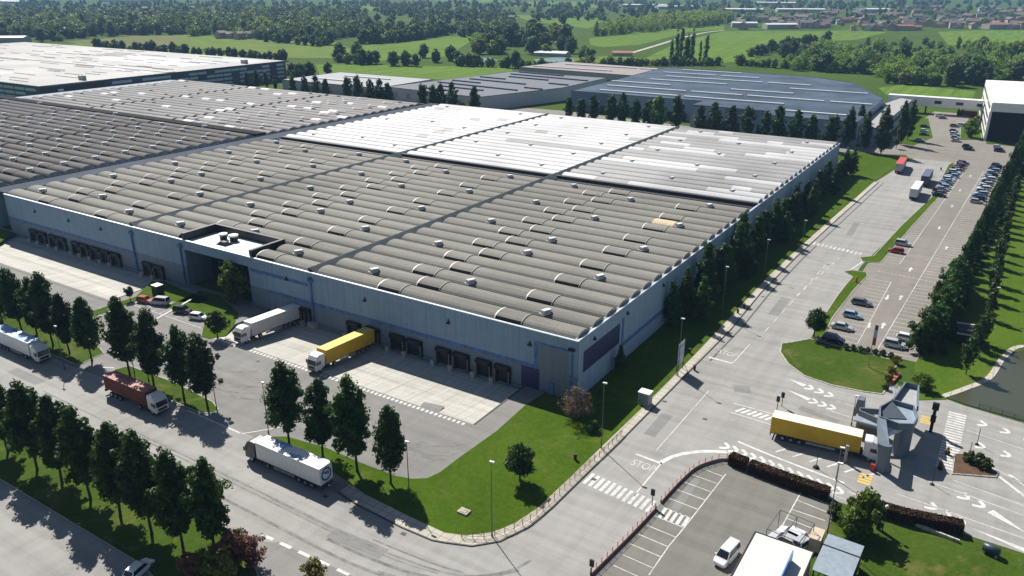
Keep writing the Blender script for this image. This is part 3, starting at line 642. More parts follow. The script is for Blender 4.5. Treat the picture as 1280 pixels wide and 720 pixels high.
b = MB(); wb(b, -65.3, -59.1, 111.7 - P, 111.7, .2, 9.1); b.build('corner_panel', wall_mat('corner panel', (.2, .235, .28), (.17, .2, .24)), WH)
b = MB(); wb(b, -57.6, -57.54, 114.0, 128.9, 4.7, 8.8); b.build('sign_panel', MT['navy'], WH)
b = MB(); wb(b, -69.1, -65.3, 111.6, 111.7, 0.05, 4.1); b.build('roller_door', MT['navy'], WH)
b = MB()
for k in range(18): wb(b, -69, -65.4, 111.56, 111.6, .2 + k * .215, .27 + k * .215)
b.build('door_slats', plain('navy slat', (.03, .04, .15), .4), WH)
for x in (-122.4, -186.2, -166.6):
    b = MB(); b.tube([(x - OX, 111.45 - OY, -.2), (x - OX, 111.45 - OY, 10.6)], .22, 8); wb(b, x - .7, x + .7, 111.25, 111.7, 9.6, 10.4); b.build('downpipe', MT['blue'], WH)
b = MB(); wb(b, -123.6, -121.4, 110.5, 111.7, -.9, .35); b.build('pipe_plinth', MT['slab'], WH)
b = MB(); wb(b, -63.2, -62.2, 111.3, 111.66, 0.1, 2.3); b.build('side_door', plain('blue door', (.12, .2, .36), .5), WH)
lamp0 = None
for x in (-67.3, -85.6, -107, -130, -152, -200, -215, -232):
    b = MB(); wb(b, x - .35, x + .35, 111.3, 111.7, 8.5, 8.85); wb(b, x - .08, x + .08, 111.5, 111.7, 8.85, 9.4); b.build('wall_lamp', MT['black'], WH)
for y in (118, 132, 150):
    b = MB(); wb(b, -57.6, -57.2, y - .35, y + .35, 9.6, 9.9); wb(b, -57.6, -57.4, y - .08, y + .08, 9.9, 10.3); b.build('wall_lamp', MT['black'], WH)
b = MB(); b.tube([(-59.3 - OX, 111.5 - OY, 9.9), (-58.1 - OX, 111.5 - OY, 9.9)], .3, 8); b.build('security_camera', MT['black'], WH)
def dock(x0, x1, z0=-.45, z1=2.75):
    b = MB(); d = .75
    wb(b, x0, x1, 111.55, 111.7, z0, z1, 0)
    wb(b, x0 - .05, x0 + .45, 111.7 - d, 111.7, z0, z1 + .15, 1); wb(b, x1 - .45, x1 + .05, 111.7 - d, 111.7, z0, z1 + .15, 1); wb(b, x0 - .05, x1 + .05, 111.7 - d, 111.7, z1 - .5, z1 + .3, 1)
    o = b.build('dock_door', [MT['black'], MT['dark']], WH)
    
    for xg in (x0 + .05, x1 - .12): b = MB(); wb(b, xg, xg + .07, 110.92, 110.95, z0, z1 - .4); b.build('guide_strip', MT['ringdim'], o)
    b = MB(); wb(b, x0 - 1.0, x0 - .12, 110.55, 111.7, -1.0, .1); b.build('dock_bumper', MT['slab'], o)
DOCKS = [(-74.7, -71.4), (-79, -75.7), (-84.4, -80.8), (-88.6, -85.2), (-96, -92.3), (-100.4, -96.8), (-107.1, -103.4), (-112.3, -108.7), (-129.4, -125.8), (-124.9, -121.9 - 1.4), (-236.6, -232.8), (-232.2, -228.4), (-226.6, -222.9), (-222.3, -218.4), (-215.2, -211.6), (-211, -207.4), (-206.3, -202.1), (-201.5, -197.6), (-197, -193), (-183, -179.2), (-178.6, -174.8)]
for d in DOCKS: dock(*d)
# ------------------------------------------------------------------ second hall to the left, same family of roofs
W2 = thing('warehouse', (-258, 112.5, 0), 0, 'older warehouse hall left of the big one with darker barrel roof', 'warehouse'); OX, OY = -258, 112.5
b = MB(); wb(b, -480, -256.6, 112.5, 218, -1, ZT); wb(b, -462, -256.6, 218.0, 321.5, -1, ZT - .35, 1)
b.build('wall', [MT['wall'], MT['wall_low']], W2)
RM2 = [MT['roof_l'], MT['roof_w'], MT['slot'], MT['ring'], MT['ringdim'], MT['roof_m'], MT['roof_lb']]
RB = random.Random(8)
for i, (x0, x1) in enumerate([(-318.5, -257.6), (-382, -320.5), (-446, -384)]):
    ch = (lambda k, s: 0) if i == 0 else ((lambda k, s: (1 if (2 <= k <= 5 and s > 3 and RB.random() < .75) else 0)) if i == 1 else (lambda k, s: 0))
    roof_bay(W2, x0 - OX, x1 - OX, 113 - OY, 18, ZT + .1, RM2, ch, pat=(i < 2), A=2.3)
    roof_bay(W2, x0 - OX, x1 - OX, 219.3 - OY, 18, ZT - .25, RM2, lambda k, s: 6 if RB.random() < .96 else 1, pat=(i == 0), A=2.3)
    for c in range(3):
        xv = x1 - 9.8 - c * 21.1
        for j in range(9):
            yv = 118.6 + j * 11.12 + (0 if c != 1 else 5.56)
            if yv < 214 and (j % 2 == 0 or i < 2): add_vent(W2, xv - OX, yv - OY, ZT + 1.25, 0, 1.05)
            yv = 225 + j * 11.12 + (0 if c != 1 else 5.56)
            if yv < 318 and j % 2 == 0: add_vent(W2, xv - OX, yv - OY, ZT + .92, 0, .95)
b = MB(); wb(b, -462, -257.6, 214.0, 218.9, ZT + .02, ZT + 1.2); b.build('cross_gutter', MT['slot'], W2)
for x in (-319.5, -383):
    b = MB(); wb(b, x - 1.1, x + 1.1, 113, 214, ZT + .02, ZT + .5); wb(b, x - 1.0, x + 1.0, 218.9, 320.6, ZT - .3, ZT + .3); b.build('roof_gutter', MT['slot'], W2)
b = MB(); wb(b, -446, -257.6, 320.6, 321.6, ZT - .3, ZT + .35); b.build('rear_parapet', MT['dark'], W2)
# ------------------------------------------------------------------ far left hall with striped facade
FL = thing('warehouse', (-476, 246, 0), 0, 'far left white roofed warehouse with dark and grey striped facade', 'warehouse'); OX, OY = -476, 246
ZF = 14.0
b = MB(); wb(b, -840, -476, 246, 430, -.5, ZF); b.build('wall', plain('dark slate wall', (.035, .05, .075), .5), FL)
b = MB(); wb(b, -839.5, -476.5, 246.5, 429.5, ZF, ZF + .05); 
b.build('roof', roof_mat('white roof membrane', (.42, .415, .40), (.35, .345, .335), .7, .1, 60), FL)
b = MB()
for k in range(26):
    for j in range(4):
        if RA.random() < .78:
            y = 249 + k * 6.9; wb(b, -476, -475.9, y, y + 6.3 + RA.random() * .6, 2.5 + j * 2.75, 4.1 + j * 2.75)
    for j in range(4):
        if RA.random() < .78:
            x = -476 - 4 - k * 12; wb(b, x - 11, x, 245.9, 246, 2.5 + j * 2.75, 4.1 + j * 2.75)
b.build('facade_stripes', plain('grey blue cladding strip', (.42, .50, .60), .5), FL)
b = MB(); wb(b, -476, -475.4, 247, 285, 1, 13.6); wb(b, -475.5, -474.5, 256, 259, 10.2, 11.4, 1); b.build('dock_recess', [MT['black'], MT['vent']], FL)
b = MB()
for y in (276, 398): wb(b, -487, -483, y, y + 1.6, ZF, ZF + 2.6, 0); wb(b, -483, -481, y, y + 1.6, ZF, ZF + 2.8, 1)
b.build('rooftop_unit', [MT['ringdim'], plain('tan unit', (.3, .27, .22), .6)], FL)
b = MB(); wb(b, -839, -477, 330, 336, ZF, ZF + .35); wb(b, -540, -486, 322, 329, ZF + .05, ZF + .09, 1); wb(b, -620, -500, 360, 395, ZF + .05, ZF + .09, 1); wb(b, -700, -560, 262, 276, ZF + .05, ZF + .09, 1); wb(b, -520, -484, 404, 420, ZF + .05, ZF + .09, 1)
for k in range(110):
    x = -480 - RA.random() * 340; y = 252 + RA.random() * 170; wb(b, x - 8 - RA.random() * 26, x, y, y + .7, ZF + .05, ZF + .35, 0)
b.build('roof_rib', [plain('roof seam grey', (.2, .2, .2), .6), plain('lavender roof patch', (.26, .27, .36), .6)], FL)
# ------------------------------------------------------------------ mid distance factories
def factory(loc, rz, poly, h, label, wallm, roofm, strips=0, strip_m=None, wins=0, docks=0, lip=.5):
    t = thing('factory', (loc[0], loc[1], 0), rz, label, 'factory')
    b = MB(); b.prism(poly, -.5, h, 0); b.build('wall', wallm, t)
    cx = sum(p[0] for p in poly) / len(poly); cy = sum(p[1] for p in poly) / len(poly)
    b = MB(); b.prism([(cx + (x - cx) * .994, cy + (y - cy) * .994) for x, y in poly], h, h + .12, 0); rf = b.build('roof', roofm, t)
    b = MB(); b.wallstrip(poly, .35, h - .05, h + lip * .5, 0, True); b.build('parapet', MT['gutter'], t)
    if strips:
        b = MB(); x0 = min(p[0] for p in poly); x1 = max(p[0] for p in poly); y0 = min(p[1] for p in poly); y1 = max(p[1] for p in poly); r = random.Random(len(label))
        for k in range(strips):
            y = y0 + (k + .7) * (y1 - y0) / (strips + .5); x = x0 + 6 + r.random() * 20
            while x < x1 - 14:
                L = 18 + r.random() * 50
                if inside((x, y), poly) and inside((min(x + L, x1 - 4), y), poly): b.box(x, min(x + L, x1 - 4), y - .8, y + .8, h + .1, h + .9)
                x += L + 3 + (r.random() < .55) * 34
        b.build('skylight', strip_m or MT['vent'], rf)
    return t
def inside(p, poly):
    c = False
    for (x1, y1), (x2, y2) in zip(poly, poly[1:] + poly[:1]):
        if (y1 > p[1]) != (y2 > p[1]) and p[0] < (x2 - x1) * (p[1] - y1) / (y2 - y1) + x1: c = not c
    return c
MT['hallwall'] = wall_mat('blue hall cladding', (.25, .32, .42), (.2, .27, .37), 6)
MT['hallroof'] = plain('slate blue roof', (.07, .10, .145), .8, 0, .1, .3, .05)
HB = factory((-222, 410), 0, [(0, 2), (78, 2), (78, -14), (118, -14), (118, -26), (160, -26), (157, 62), (128, 130), (96, 150), (-6, 158)], 11, 'big slate blue hall with white roof skylight strips beyond the warehouse', MT['hallwall'], MT['hallroof'], 8)
for k in range(22):
    x = 12 + k * 6.7; y = 2 if x < 78 else (-14 if x < 118 else -26)
    if x < 150 and not (74 < x < 80 or 114 < x < 120): b = MB(); b.box(x, x + 4.4, y - .5, y, 0, 4.2); b.build('dock_door', MT['black'], HB)
b = MB(); b.box(-.05, 24, 1.9, 2, 0, 11); b.box(96, 118, -14.1, -14, 3, 11); b.build('facade_panel', wall_mat('dark blue cladding', (.13, .19, .29), (.11, .16, .25), 6), HB)
AN = factory((-63, 440), 0, [(0, -48), (9, -48), (9, 60), (2, 66), (-3, 30), (0, 20)], 8, 'grey annex block with dark window band at the end of the blue hall', MT['hallwall'], plain('grey roof', (.33, .33, .33), .7))
b = MB()
for k in range(7): b.box(9, 9.1, -44 + k * 9, -38 + k * 9, 4, 6.2)
b.build('window', MT['glass'], AN)
M1 = factory((-340, 388), -.12, [(0, 0), (76, 0), (88, 66), (80, 128), (4, 118)], 8, 'grey flat factory with rows of solar panels and pale side wall', plain('pale grey wall', (.42, .44, .45), .7), plain('grey bitumen roof', (.17, .18, .2), .8, 0, .1), 9, plain('solar strip', (.06, .09, .15), .5, 0, .2))
b = MB()
for k in range(6): b.box(6 + k * 11, 9.5 + k * 11, -.1, 0, 2.2, 5.5)
b.box(78.1 - 1.6, 78.3 - 1.6, 6, 9.5, 0, 4); b.build('window', plain('grey window panel', (.2, .24, .28), .3), M1)
M2 = factory((-432, 386), 0, [(0, 0), (86, 0), (86, 56), (0, 56)], 7, 'low grey blue factory with white roof left of the solar roof', plain('blue grey wall', (.3, .33, .38), .7), plain('off white roof', (.36, .37, .38), .8, 0, .1), 2)
b = MB()
for k in range(5): b.box(8 + k * 16, 12 + k * 16, -.1, 0, 1, 4)
b.build('window', MT['glass'], M2)
M3 = factory((-330, 528), 0, [(0, 0), (120, -10), (124, 44), (8, 56)], 9, 'factory with dusty pink flat roof behind the solar roof', plain('dusty wall', (.33, .31, .31), .7), plain('dusty pink roof', (.3, .265, .255), .8, 0, .1), 2)
b = MB()
for k in range(8): b.box(5 + k * 14, 10 + k * 14, -.9 - k * 1.16 - .1, -.1, 2, 5)
b.build('window', MT['glass'], M3)
# ------------------------------------------------------------------ office block and bridge
OF = thing('office_building', (-13, 434, 0), .085, 'modern office block with black glass front and tilted white frame', 'office building')
b = MB(); b.loft([[(.2, 2, 0), (48, 2, 0), (48, 100, 0), (.2, 100, 0)], [(0, 3.4, 13.6), (48, 3.4, 13.6), (48, 100, 13.6), (0, 100, 13.6)]], 0); b.build('glass_front', plain('black glass', (.006, .006, .008), .3, 0, .12), OF)
b = MB(); b.box(-.6, 48, -.6, 101, 13.6, 17.6); b.loft([[(-.9, -.2, 0), (.15, -.2, 0), (.15, 1.6, 0), (-.9, 1.6, 0)], [(-.9, -.6, 13.6), (.15, -.6, 13.6), (.15, 3.2, 13.6), (-.9, 3.2, 13.6)]]); b.build('white_frame', MT['white'], OF)
b = MB(); b.box(-.75, .05, 1.7, 100, 0, 13.6); b.build('side_wall', MT['white'], OF)
for k in range(4):
    b = MB(); z = 2.2 + k * 3.5 if k < 3 else 13.8
    b.box(-.9, -.72, 8, 96, z, z + 1.3); b.build('window', MT['glass'], OF)
b = MB(); b.box(-.2, 47.5, -.2, 100.5, 17.6, 17.7); b.build('roof', plain('white roof slab', (.78, .76, .72), .6), OF)
b = MB(); b.box(16, 40, 30, 52, 17.7, 19.6, 0); b.box(17, 39, 29.8, 30, 18, 19.3, 1)
for x in (19, 24, 30, 35): b.box(x, x + 3, 36, 42, 19.6, 21.2, 2)
b.build('rooftop_plant', [plain('plant room', (.5, .5, .5), .6), MT['navy'], MT['steel']], OF)
b = MB(); b.box(-3.4, -3, 18, 70, 0, 1.5); b.build('red_panel', plain('rust red panel', (.24, .055, .03), .6), OF)
b = MB(); b.tube([(-1.6, 52, 0), (-.4, 58, 9)], .8, 8); b.build('prop', MT['dark'], OF)
BR = thing('footbridge', (-68, 508, 0), 0, 'long white enclosed bridge with four dark windows leading to the office', 'bridge')
b = MB(); b.box(0, 54.8, 0, 6, 4.2, 9.2); b.build('wall', MT['white'], BR)
for x in (5, 24.3, 35, 45.2):
    b = MB(); b.box(x, x + 3.6, -.1, 0, 5.9, 7.5); b.build('window', MT['glass'], BR)
for x in (20, 36.5, 38.6, 52):
    b = MB(); b.box(x, x + .6, 1, 5, 0, 4.2); b.build('pillar', MT['dark'], BR)
b = MB(); b.box(4, 14, -8, 0, 3.2, 3.8, 1); b.box(4.2, 4.6, -7.6, -7.2, 0, 3.2); b.box(13.4, 13.8, -7.6, -7.2, 0, 3.2); b.build('porch', [MT['steel'], MT['white']], BR)
b = MB(); b.box(-5, 5, -1.5, 1.5, .15, .3)
for a in ((-5, 5, -1.5, -1.4), (-5, 5, 1.4, 1.5), (-5, -4.9, -1.4, 1.4), (4.9, 5, -1.4, 1.4)): b.box(*a, .3, 2.4)
for k in range(9): b.box(-4.8 + k * 1.2, -4.65 + k * 1.2, -1.6, -1.5, .3, 2.3)
SK = tag(b.build('skip_container', plain('rust brown skip', (.2, .05, .03), .7)), 'rust red open skip under the white bridge', 'skip'); SK.location = (-27, 514, .04)
# ------------------------------------------------------------------ vehicles
CARPAINT = {n: plain('car paint ' + n, c, .22, .15, .6, .06) for n, c in dict(white=(.75, .76, .77), silver=(.45, .47, .49), grey=(.14, .15, .16), black=(.012, .013, .015), blue=(.045, .10, .25), lightblue=(.30, .42, .55), navy=(.018, .03, .08), red=(.36, .02, .025), orange=(.40, .07, .02), maroon=(.12, .015, .02)).items()}
def wheel_into(parent, x, y, r=.33, w=.22, name='wheel'):
    b = MB(); b.cyl((0, 0, 0), r, (0, 1, 0), w, 14); o = b.build(name, MT['tyre'], parent, True, (x, y, r))
    b = MB(); b.cyl((0, 0, 0), r * .62, (0, 1, 0), w + .03, 10); b.build('rim', MT['rim'], o)
    return o
def make_car(kind, paint):
    """local +x is the front"""
    L, Wd, Hh, belt, cab = {'hatch': (4.1, 1.76, 1.48, .92, (-1.95, -1.55, .35, 1.05)), 'suv': (4.5, 1.86, 1.66, 1.02, (-2.15, -1.8, .4, 1.15)), 'estate': (4.6, 1.8, 1.48, .92, (-2.2, -1.75, .4, 1.15)), 'saloon': (4.6, 1.8, 1.44, .92, (-1.75, -1.05, .45, 1.2)), 'van': (4.7, 1.86, 1.9, 1.1, (-2.3, -2.15, .75, 1.6))}[kind]
    root = bpy.data.objects.new('parked_car', None); COL.objects.link(root); root['category'] = 'car'; h = L / 2
    def ring(x, w, z0, z1, c=.1):
        return [(x, -w + c, z0), (x, w - c, z0), (x, w, z0 + c * 1.2), (x, w, z1 - c * 1.6), (x, w - c * 1.2, z1), (x, -w + c * 1.2, z1), (x, -w, z1 - c * 1.6), (x, -w, z0 + c * 1.2)]
    w = Wd / 2; b = MB()
    b.loft([ring(-h, w * .82, .38, belt * .88), ring(-h + .18, w * .95, .24, belt), ring(-h + 1.0, w, .2, belt + .02), ring(0, w, .2, belt), ring(cab[3], w, .2, belt - .02), ring(h - .45, w * .95, .22, belt - .16), ring(h - .12, w * .84, .28, belt - .28), ring(h, w * .7, .36, belt - .4)])
    body = b.build('body', CARPAINT[paint], root, False)
    x0, x1, x2, x3 = cab; wl, wt = w * .93, w * .74; zb, zt = belt - .03, Hh
    C0 = [(x0, -wl, zb), (x3, -wl, zb), (x3, wl, zb), (x0, wl, zb)]; C1 = [(x1, -wt, zt), (x2, -wt, zt), (x2, wt, zt), (x1, wt, zt)]
    b = MB(); b.loft([C0, C1, [(x1 + .12, -wt * .86, zt + .05), (x2 - .15, -wt * .86, zt + .05), (x2 - .15, wt * .86, zt + .05), (x1 + .12, wt * .86, zt + .05)]]); b.build('cabin', CARPAINT[paint], root)
    def pane(i, j, nm, off, u0=.06, u1=.94):
        A, B_, Cc, D = map(Vector, (C0[i], C0[j], C1[j], C1[i])); n = (B_ - A).cross(D - A).normalized() * off
        P = lambda u, v: tuple((A.lerp(B_, u)).lerp(D.lerp(Cc, u), v) + n)
        b = MB(); b.face([P(u0, .1), P(u1, .1), P(u1, .92), P(u0, .92)]); b.build(nm, MT['glass'], root)
    pane(0, 1, 'side_window', .012); pane(2, 3, 'side_window', .012); pane(1, 2, 'windscreen', .012, .05, .95); pane(3, 0, 'rear_window', .012, .08, .92)
    for sx in (-1, 1):
        for sy in (-1, 1): wheel_into(root, sx * L * .3, sy * (w - .1))
    for sy in (-1, 1):
        b = MB(); b.obox((h - .16, sy * w * .62, belt - .38), (.2, .34, .13)); b.build('headlight', MT['lampglass'], root)
        b = MB(); b.obox((-h + .06, sy * w * .66, belt - .2), (.14, .26, .2)); b.build('tail_light', MT['red'], root)
        b = MB(); b.obox((cab[3] - .35, sy * (w + .06), belt + .06), (.16, .18, .13)); b.build('wing_mirror', CARPAINT[paint], root)
    return root
CARS = {}
def car(kind, paint, x, y, rz, label, group=None, z=.045):
    key = (kind, paint)
    if key not in CARS: o = CARS[key] = make_car(kind, paint)
    else: o = copy_tree(CARS[key])
    o.location = (x, y, z); o.rotation_euler = (0, 0, rz); o['label'] = label; o['category'] = 'car'
    if group: o['group'] = group
    return o
PI = math.pi
def tractor(root, x, mcab, fair=True):
    """truck tractor, cab front at local x, chassis running back to x - 6; returns nothing"""
    b = MB(); w = 1.24
    def rg(xx, z0, z1, ww=w, c=.18): return [(xx, -ww + c, z0), (xx, ww - c, z0), (xx, ww, z0 + c), (xx, ww, z1 - c), (xx, ww - c, z1), (xx, -ww + c, z1), (xx, -ww, z1 - c), (xx, -ww, z0 + c)]
    b.loft([rg(x - 2.3, .95, 3.55 if fair else 3.0), rg(x - 1.2, .5, 3.6 if fair else 3.0), rg(x - .55, .45, 3.3 if fair else 2.9), rg(x - .14, .42, 2.6), rg(x - .02, .45, 1.7, w * .97), rg(x, .5, 1.55, w * .95)])
    cab = b.build('cab', mcab, root)
    b = MB(); b.face([(x + .025, -1.1, 1.66), (x + .025, 1.1, 1.66), (x - .1, 1.06, 2.6), (x - .1, -1.06, 2.6)]); 
    b.obox((x - .02, 0, 1.66), (.06, 2.1, .06)); b.build('windscreen', MT['glass'], cab)
    for s in (-1, 1):
        b = MB(); b.face([(x - .32, s * 1.25, 1.75), (x - 1.35, s * 1.25, 1.75), (x - 1.35, s * 1.25, 2.45), (x - .45, s * 1.25, 2.45)][::s]); b.build('side_window', MT['glass'], cab)
        b = MB(); b.obox((x - .12, s * 1.42, 2.15), (.14, .2, .75)); b.build('wing_mirror', MT['black'], cab)
        b = MB(); b.obox((x - .02, s * .88, .85), (.08, .42, .2)); b.build('headlight', MT['lampglass'], cab)
    b = MB(); b.obox((x + .0, 0, 1.15), (.05, 1.7, .5)); b.obox((x - .04, 0, .62), (.1, 2.3, .3)); b.build('grille', MT['black'], cab)
    b = MB(); b.box(x - 6.0, x - 2.2, -.5, .5, .6, .95); b.box(x - 3.6, x - 2.4, -1.15, -.6, .45, 1.0); b.box(x - 3.6, x - 2.4, .6, 1.15, .45, 1.0); b.cyl((x - 4.9, 0, 1.05), .5, (0, 0, 1), .15, 10); b.build('chassis', MT['dark'], root)
    for xx in (x - 1.35, x - 4.95):
        for s in (-1, 1): wheel_into(root, xx, s * 1.02, .5, .36)
def trailer(root, xf, L, mats, z0=1.15, z1=4.0, w=1.275, name='trailer_box', emblem=None):
    """box trailer with its front at local xf, running to -x"""
    b = MB(); b.box(xf - L, xf, -w, w, z0, z1, 0)
    b.face([(xf - L + .03, -w + .03, z1 + .004), (xf - .03, -w + .03, z1 + .004), (xf - .03, w - .03, z1 + .004), (xf - L + .03, w - .03, z1 + .004)], 1)
    for k in range(1, 10):
        xx = xf - L * k / 10
        for s in (-1, 1): b.obox((xx, s * (w + .004), (z0 + z1) / 2), (.05, .012, z1 - z0 - .1), 0, 0)
    box = b.build(name, mats, root)
    b = MB(); b.box(xf - L - .02, xf - L, -w + .05, -.02, z0 + .1, z1 - .1); b.box(xf - L - .02, xf - L, .02, w - .05, z0 + .1, z1 - .1)
    for y in (-.7, -.3, .3, .7): b.box(xf - L - .05, xf - L - .02, y - .02, y + .02, z0 + .1, z1 - .1)
    b.build('rear_door', mats[0], box)
    b = MB(); b.box(xf - L, xf, -w - .006, w + .006, z0 - .1, z0 + .04); b.build('side_rail', MT['dark'], box)
    b = MB(); b.box(xf - L + .3, xf - 1.2, -.5, .5, .72, z0 - .1); b.box(xf - L + 1.2, xf - L + 1.4, -1.2, 1.2, .55, .75); b.box(xf - L + .02, xf - L + .12, -1.2, 1.2, .5, .68); b.build('chassis', MT['dark'], root)
    for s in (-1, 1):
        for k in range(3): wheel_into(root, xf - L + 2.0 + k * 1.32, s * 1.03, .48, .36)
        b = MB(); b.box(xf - 2.7, xf - 2.5, s * .8 - .08, s * .8 + .08, .05, 1.0); b.box(xf - 2.8, xf - 2.4, s * .8 - .16, s * .8 + .16, 0, .07); b.build('landing_leg', MT['steel'], root)
        b = MB(); b.box(xf - 8, xf - 3.6, s * 1.2 - .03, s * 1.2 + .03, .55, .95); b.build('side_guard', MT['steel'], root)
        b = MB(); b.obox((xf - L - .03, s * 1.0, .85), (.06, .3, .14)); b.build('tail_light', MT['red'], root)
    return box
TRUCKWHITE = plain('truck white', (.72, .73, .74), .3, 0, .5, .08); CABDARK = plain('graphite cab', (.05, .052, .055), .35)
YEL = plain('curtain yellow', (.60, .36, .012), .5, 0, .4, .12, .5); YELTOP = plain('yellow tarpaulin roof', (.62, .47, .10), .55); CREAM = plain('cream tarpaulin roof', (.80, .75, .58), .6)
def truck(loc, rz, label, mcab, mats, L=13.6, name='articulated_truck', pitch=0, **kw):
    """origin under the trailer's front edge; cab ahead of it"""
    t = thing(name, loc, rz, label, 'truck', None); t.rotation_euler = (0, pitch, rz) if False else (0, 0, rz)
    if pitch: t.rotation_mode = 'XYZ'; t.rotation_euler = (0, pitch, rz)
    box = trailer(t, 0, L, mats, **kw); tractor(t, 2.75, mcab); return t, box
ROOFPATCH = (lambda: None)
def patched(name, base, c):
    m, nt, out = new_mat(name); n = noise(nt, coords(nt, 'Object', (.35, .8, 1)), 1, 4, .65)
    bsdf(nt, out, mix(nt, ramp(nt, n, [(.52, (0, 0, 0)), (.56, (1, 1, 1))]), base, c), .4, 0, .45); return m
t, bx = truck((-89.7, 68.75, .04), PI, 'white box articulated truck with dark cab and round blue emblem on its rear doors', CABDARK, [TRUCKWHITE, patched('blue print on roof', (.74, .75, .76), (.22, .34, .58))])
b = MB()  # rear emblem: blue ring with a white sweep
for r0, r1, m in ((.72, 1.0, 0),):
    for k in range(24):
        a0, a1 = 2 * PI * k / 24, 2 * PI * (k + 1) / 24; X = -13.66
        b.face([(X, r0 * math.cos(a0), 2.6 + r0 * 1.1 * math.sin(a0)), (X, r0 * math.cos(a1), 2.6 + r0 * 1.1 * math.sin(a1)), (X, r1 * math.cos(a1), 2.6 + r1 * 1.1 * math.sin(a1)), (X, r1 * math.cos(a0), 2.6 + r1 * 1.1 * math.sin(a0))])
for z, y0, y1 in ((2.75, -.6, .62), (2.45, -.62, .3)): b.face([(-13.665, y0, z), (-13.665, y1, z + .2), (-13.665, y1 + .08, z + .42), (-13.665, y0 + .1, z + .2)])
b.build('emblem', plain('emblem blue', (.05, .11, .26), .5), bx)
t = thing('container_truck', (-118.3, 69.25, .04), 0, 'white cab truck carrying a rust red shipping container on the main road', 'truck')
RUST = plain('container rust red', (.19, .042, .034), .6, 0, .3, .35, .6)
b = MB(); b.box(-12.2, 0, -1.22, 1.22, 1.3, 3.9, 0)
b.face([(-12.17, -1.19, 3.905), (-.03, -1.19, 3.905), (-.03, 1.19, 3.905), (-12.17, 1.19, 3.905)], 1)
for k in range(42):
    for s in (-1, 1): b.obox((-12.05 + k * .29, s * 1.235, 2.6), (.13, .04, 2.35))
cb = b.build('container', [RUST, plain('faded container roof', (.36, .15, .13), .6, 0, .3, .3, .5)], t)
b = MB(); b.box(-12.23, -12.2, -1.15, -.02, 1.4, 3.8); b.box(-12.23, -12.2, .02, 1.15, 1.4, 3.8); b.build('container_door', RUST, cb)
b = MB(); b.box(-12.4, -.4, -.55, .55, .8, 1.29); b.box(-12.5, -12.3, -1.2, 1.2, .6, 1.1); b.build('chassis', MT['dark'], t)
for s in (-1, 1):
    for k in range(3): wheel_into(t, -10.6 + k * 1.32, s * 1.03, .48, .36)
tractor(t, 2.75, TRUCKWHITE)
truck((-155.4, 69.2, .04), 0, 'white truck with blue patched roof at the left end of the main road', TRUCKWHITE, [TRUCKWHITE, patched('sky blue roof print', (.42, .55, .74), (.13, .28, .60))])
truck((-127.6, 97.9, -.05), -PI / 2, 'white truck with plain white trailer backed up to a dock door', TRUCKWHITE, [plain('dull white curtain', (.55, .56, .57), .5), plain('white roof tarpaulin', (.72, .72, .70), .5)], pitch=-.05)
truck((-105.25, 96.8, -.05), -PI / 2, 'white cab truck with yellow trailer backed up to a dock door', TRUCKWHITE, [YEL, YELTOP], pitch=-.05)
truck((-11.6, 120.2, .04), .085, 'white cab truck with yellow curtain trailer entering the gatehouse', TRUCKWHITE, [YEL, CREAM])
t = thing('articulated_truck', (-37.5, 351.2, .04), PI / 2 + .03, 'truck with bright red trailer roof parked by the far end of the lawn', 'truck'); trailer(t, 0, 14.5, [plain('grey curtain', (.42, .42, .43), .5), plain('red tarpaulin', (.55, .07, .08), .5)]); tractor(t, 2.75, MT['red'])
t = thing('parked_trailer', (-25.9, 333, .04), PI / 2, 'navy blue box trailer parked beside the thin verge', 'trailer'); trailer(t, 0, 14, [plain('navy curtain', (.05, .065, .10), .5), plain('slate tarpaulin', (.10, .13, .19), .5)])
t = thing('parked_trailer', (-26.6, 310, .04), PI / 2, 'white box trailer parked in front of the navy trailer', 'trailer'); trailer(t, 0, 14, [plain('off white box', (.6, .6, .61), .5), TRUCKWHITE])
# cars
car('hatch', 'orange', *g(182, 378), .25, 'orange red hatchback, leftmost in the small car park by the entrance'); car('van', 'silver', *g(200, 380.5), .35 + PI, 'silver people carrier beside the orange red hatchback')
car('suv', 'black', *g(229, 391), .3, 'black pickup style car between the silver and white cars by the entrance'); car('estate', 'white', *g(249, 399), .3, 'white estate car parked beside the small round tree')
car('suv', 'silver', -21.9, 240.5, -.05, 'silver hatchback alone beside the red car in the upper car park'); car('hatch', 'red', -22.6, 232.6, -.05 + PI, 'red hatchback alone in the upper car park')
G1 = 'cars parked in the near row of the upper car park'
car('estate', 'grey', -23.3, 187.2, 0, 'dark grey estate car, farthest of the four near the grass island', G1); car('hatch', 'lightblue', -23.6, 178.2, 0, 'pale blue hatchback, second of the four near the grass island', G1)
car('saloon', 'silver', -24.2, 170.2, 0, 'silver saloon, third of the four near the grass island', G1); car('suv', 'navy', -24.4, 162.6, 0, 'dark blue car parked right at the grass island', G1)
car('suv', 'silver', -13.2, 166.6, 0, 'silver car in the right bays half under the big hedge', G1); car('hatch', 'white', -11.6, 171.4, 0, 'white car in the right bays tucked behind the silver car', G1)
car('saloon', 'black', *g(1174, 246), -.1, 'black saloon alone at the near end of the packed far row')
G2 = 'cars parked in the packed left row of the upper car park'; G3 = 'cars parked in the right row along the hedge'
COLS = ['grey', 'maroon', 'lightblue', 'silver', 'lightblue', 'blue', 'lightblue', 'white', 'silver', 'lightblue', 'blue', 'white', 'lightblue', 'grey', 'navy', 'red', 'blue', 'navy']
KIN = ['hatch', 'suv', 'saloon', 'estate']
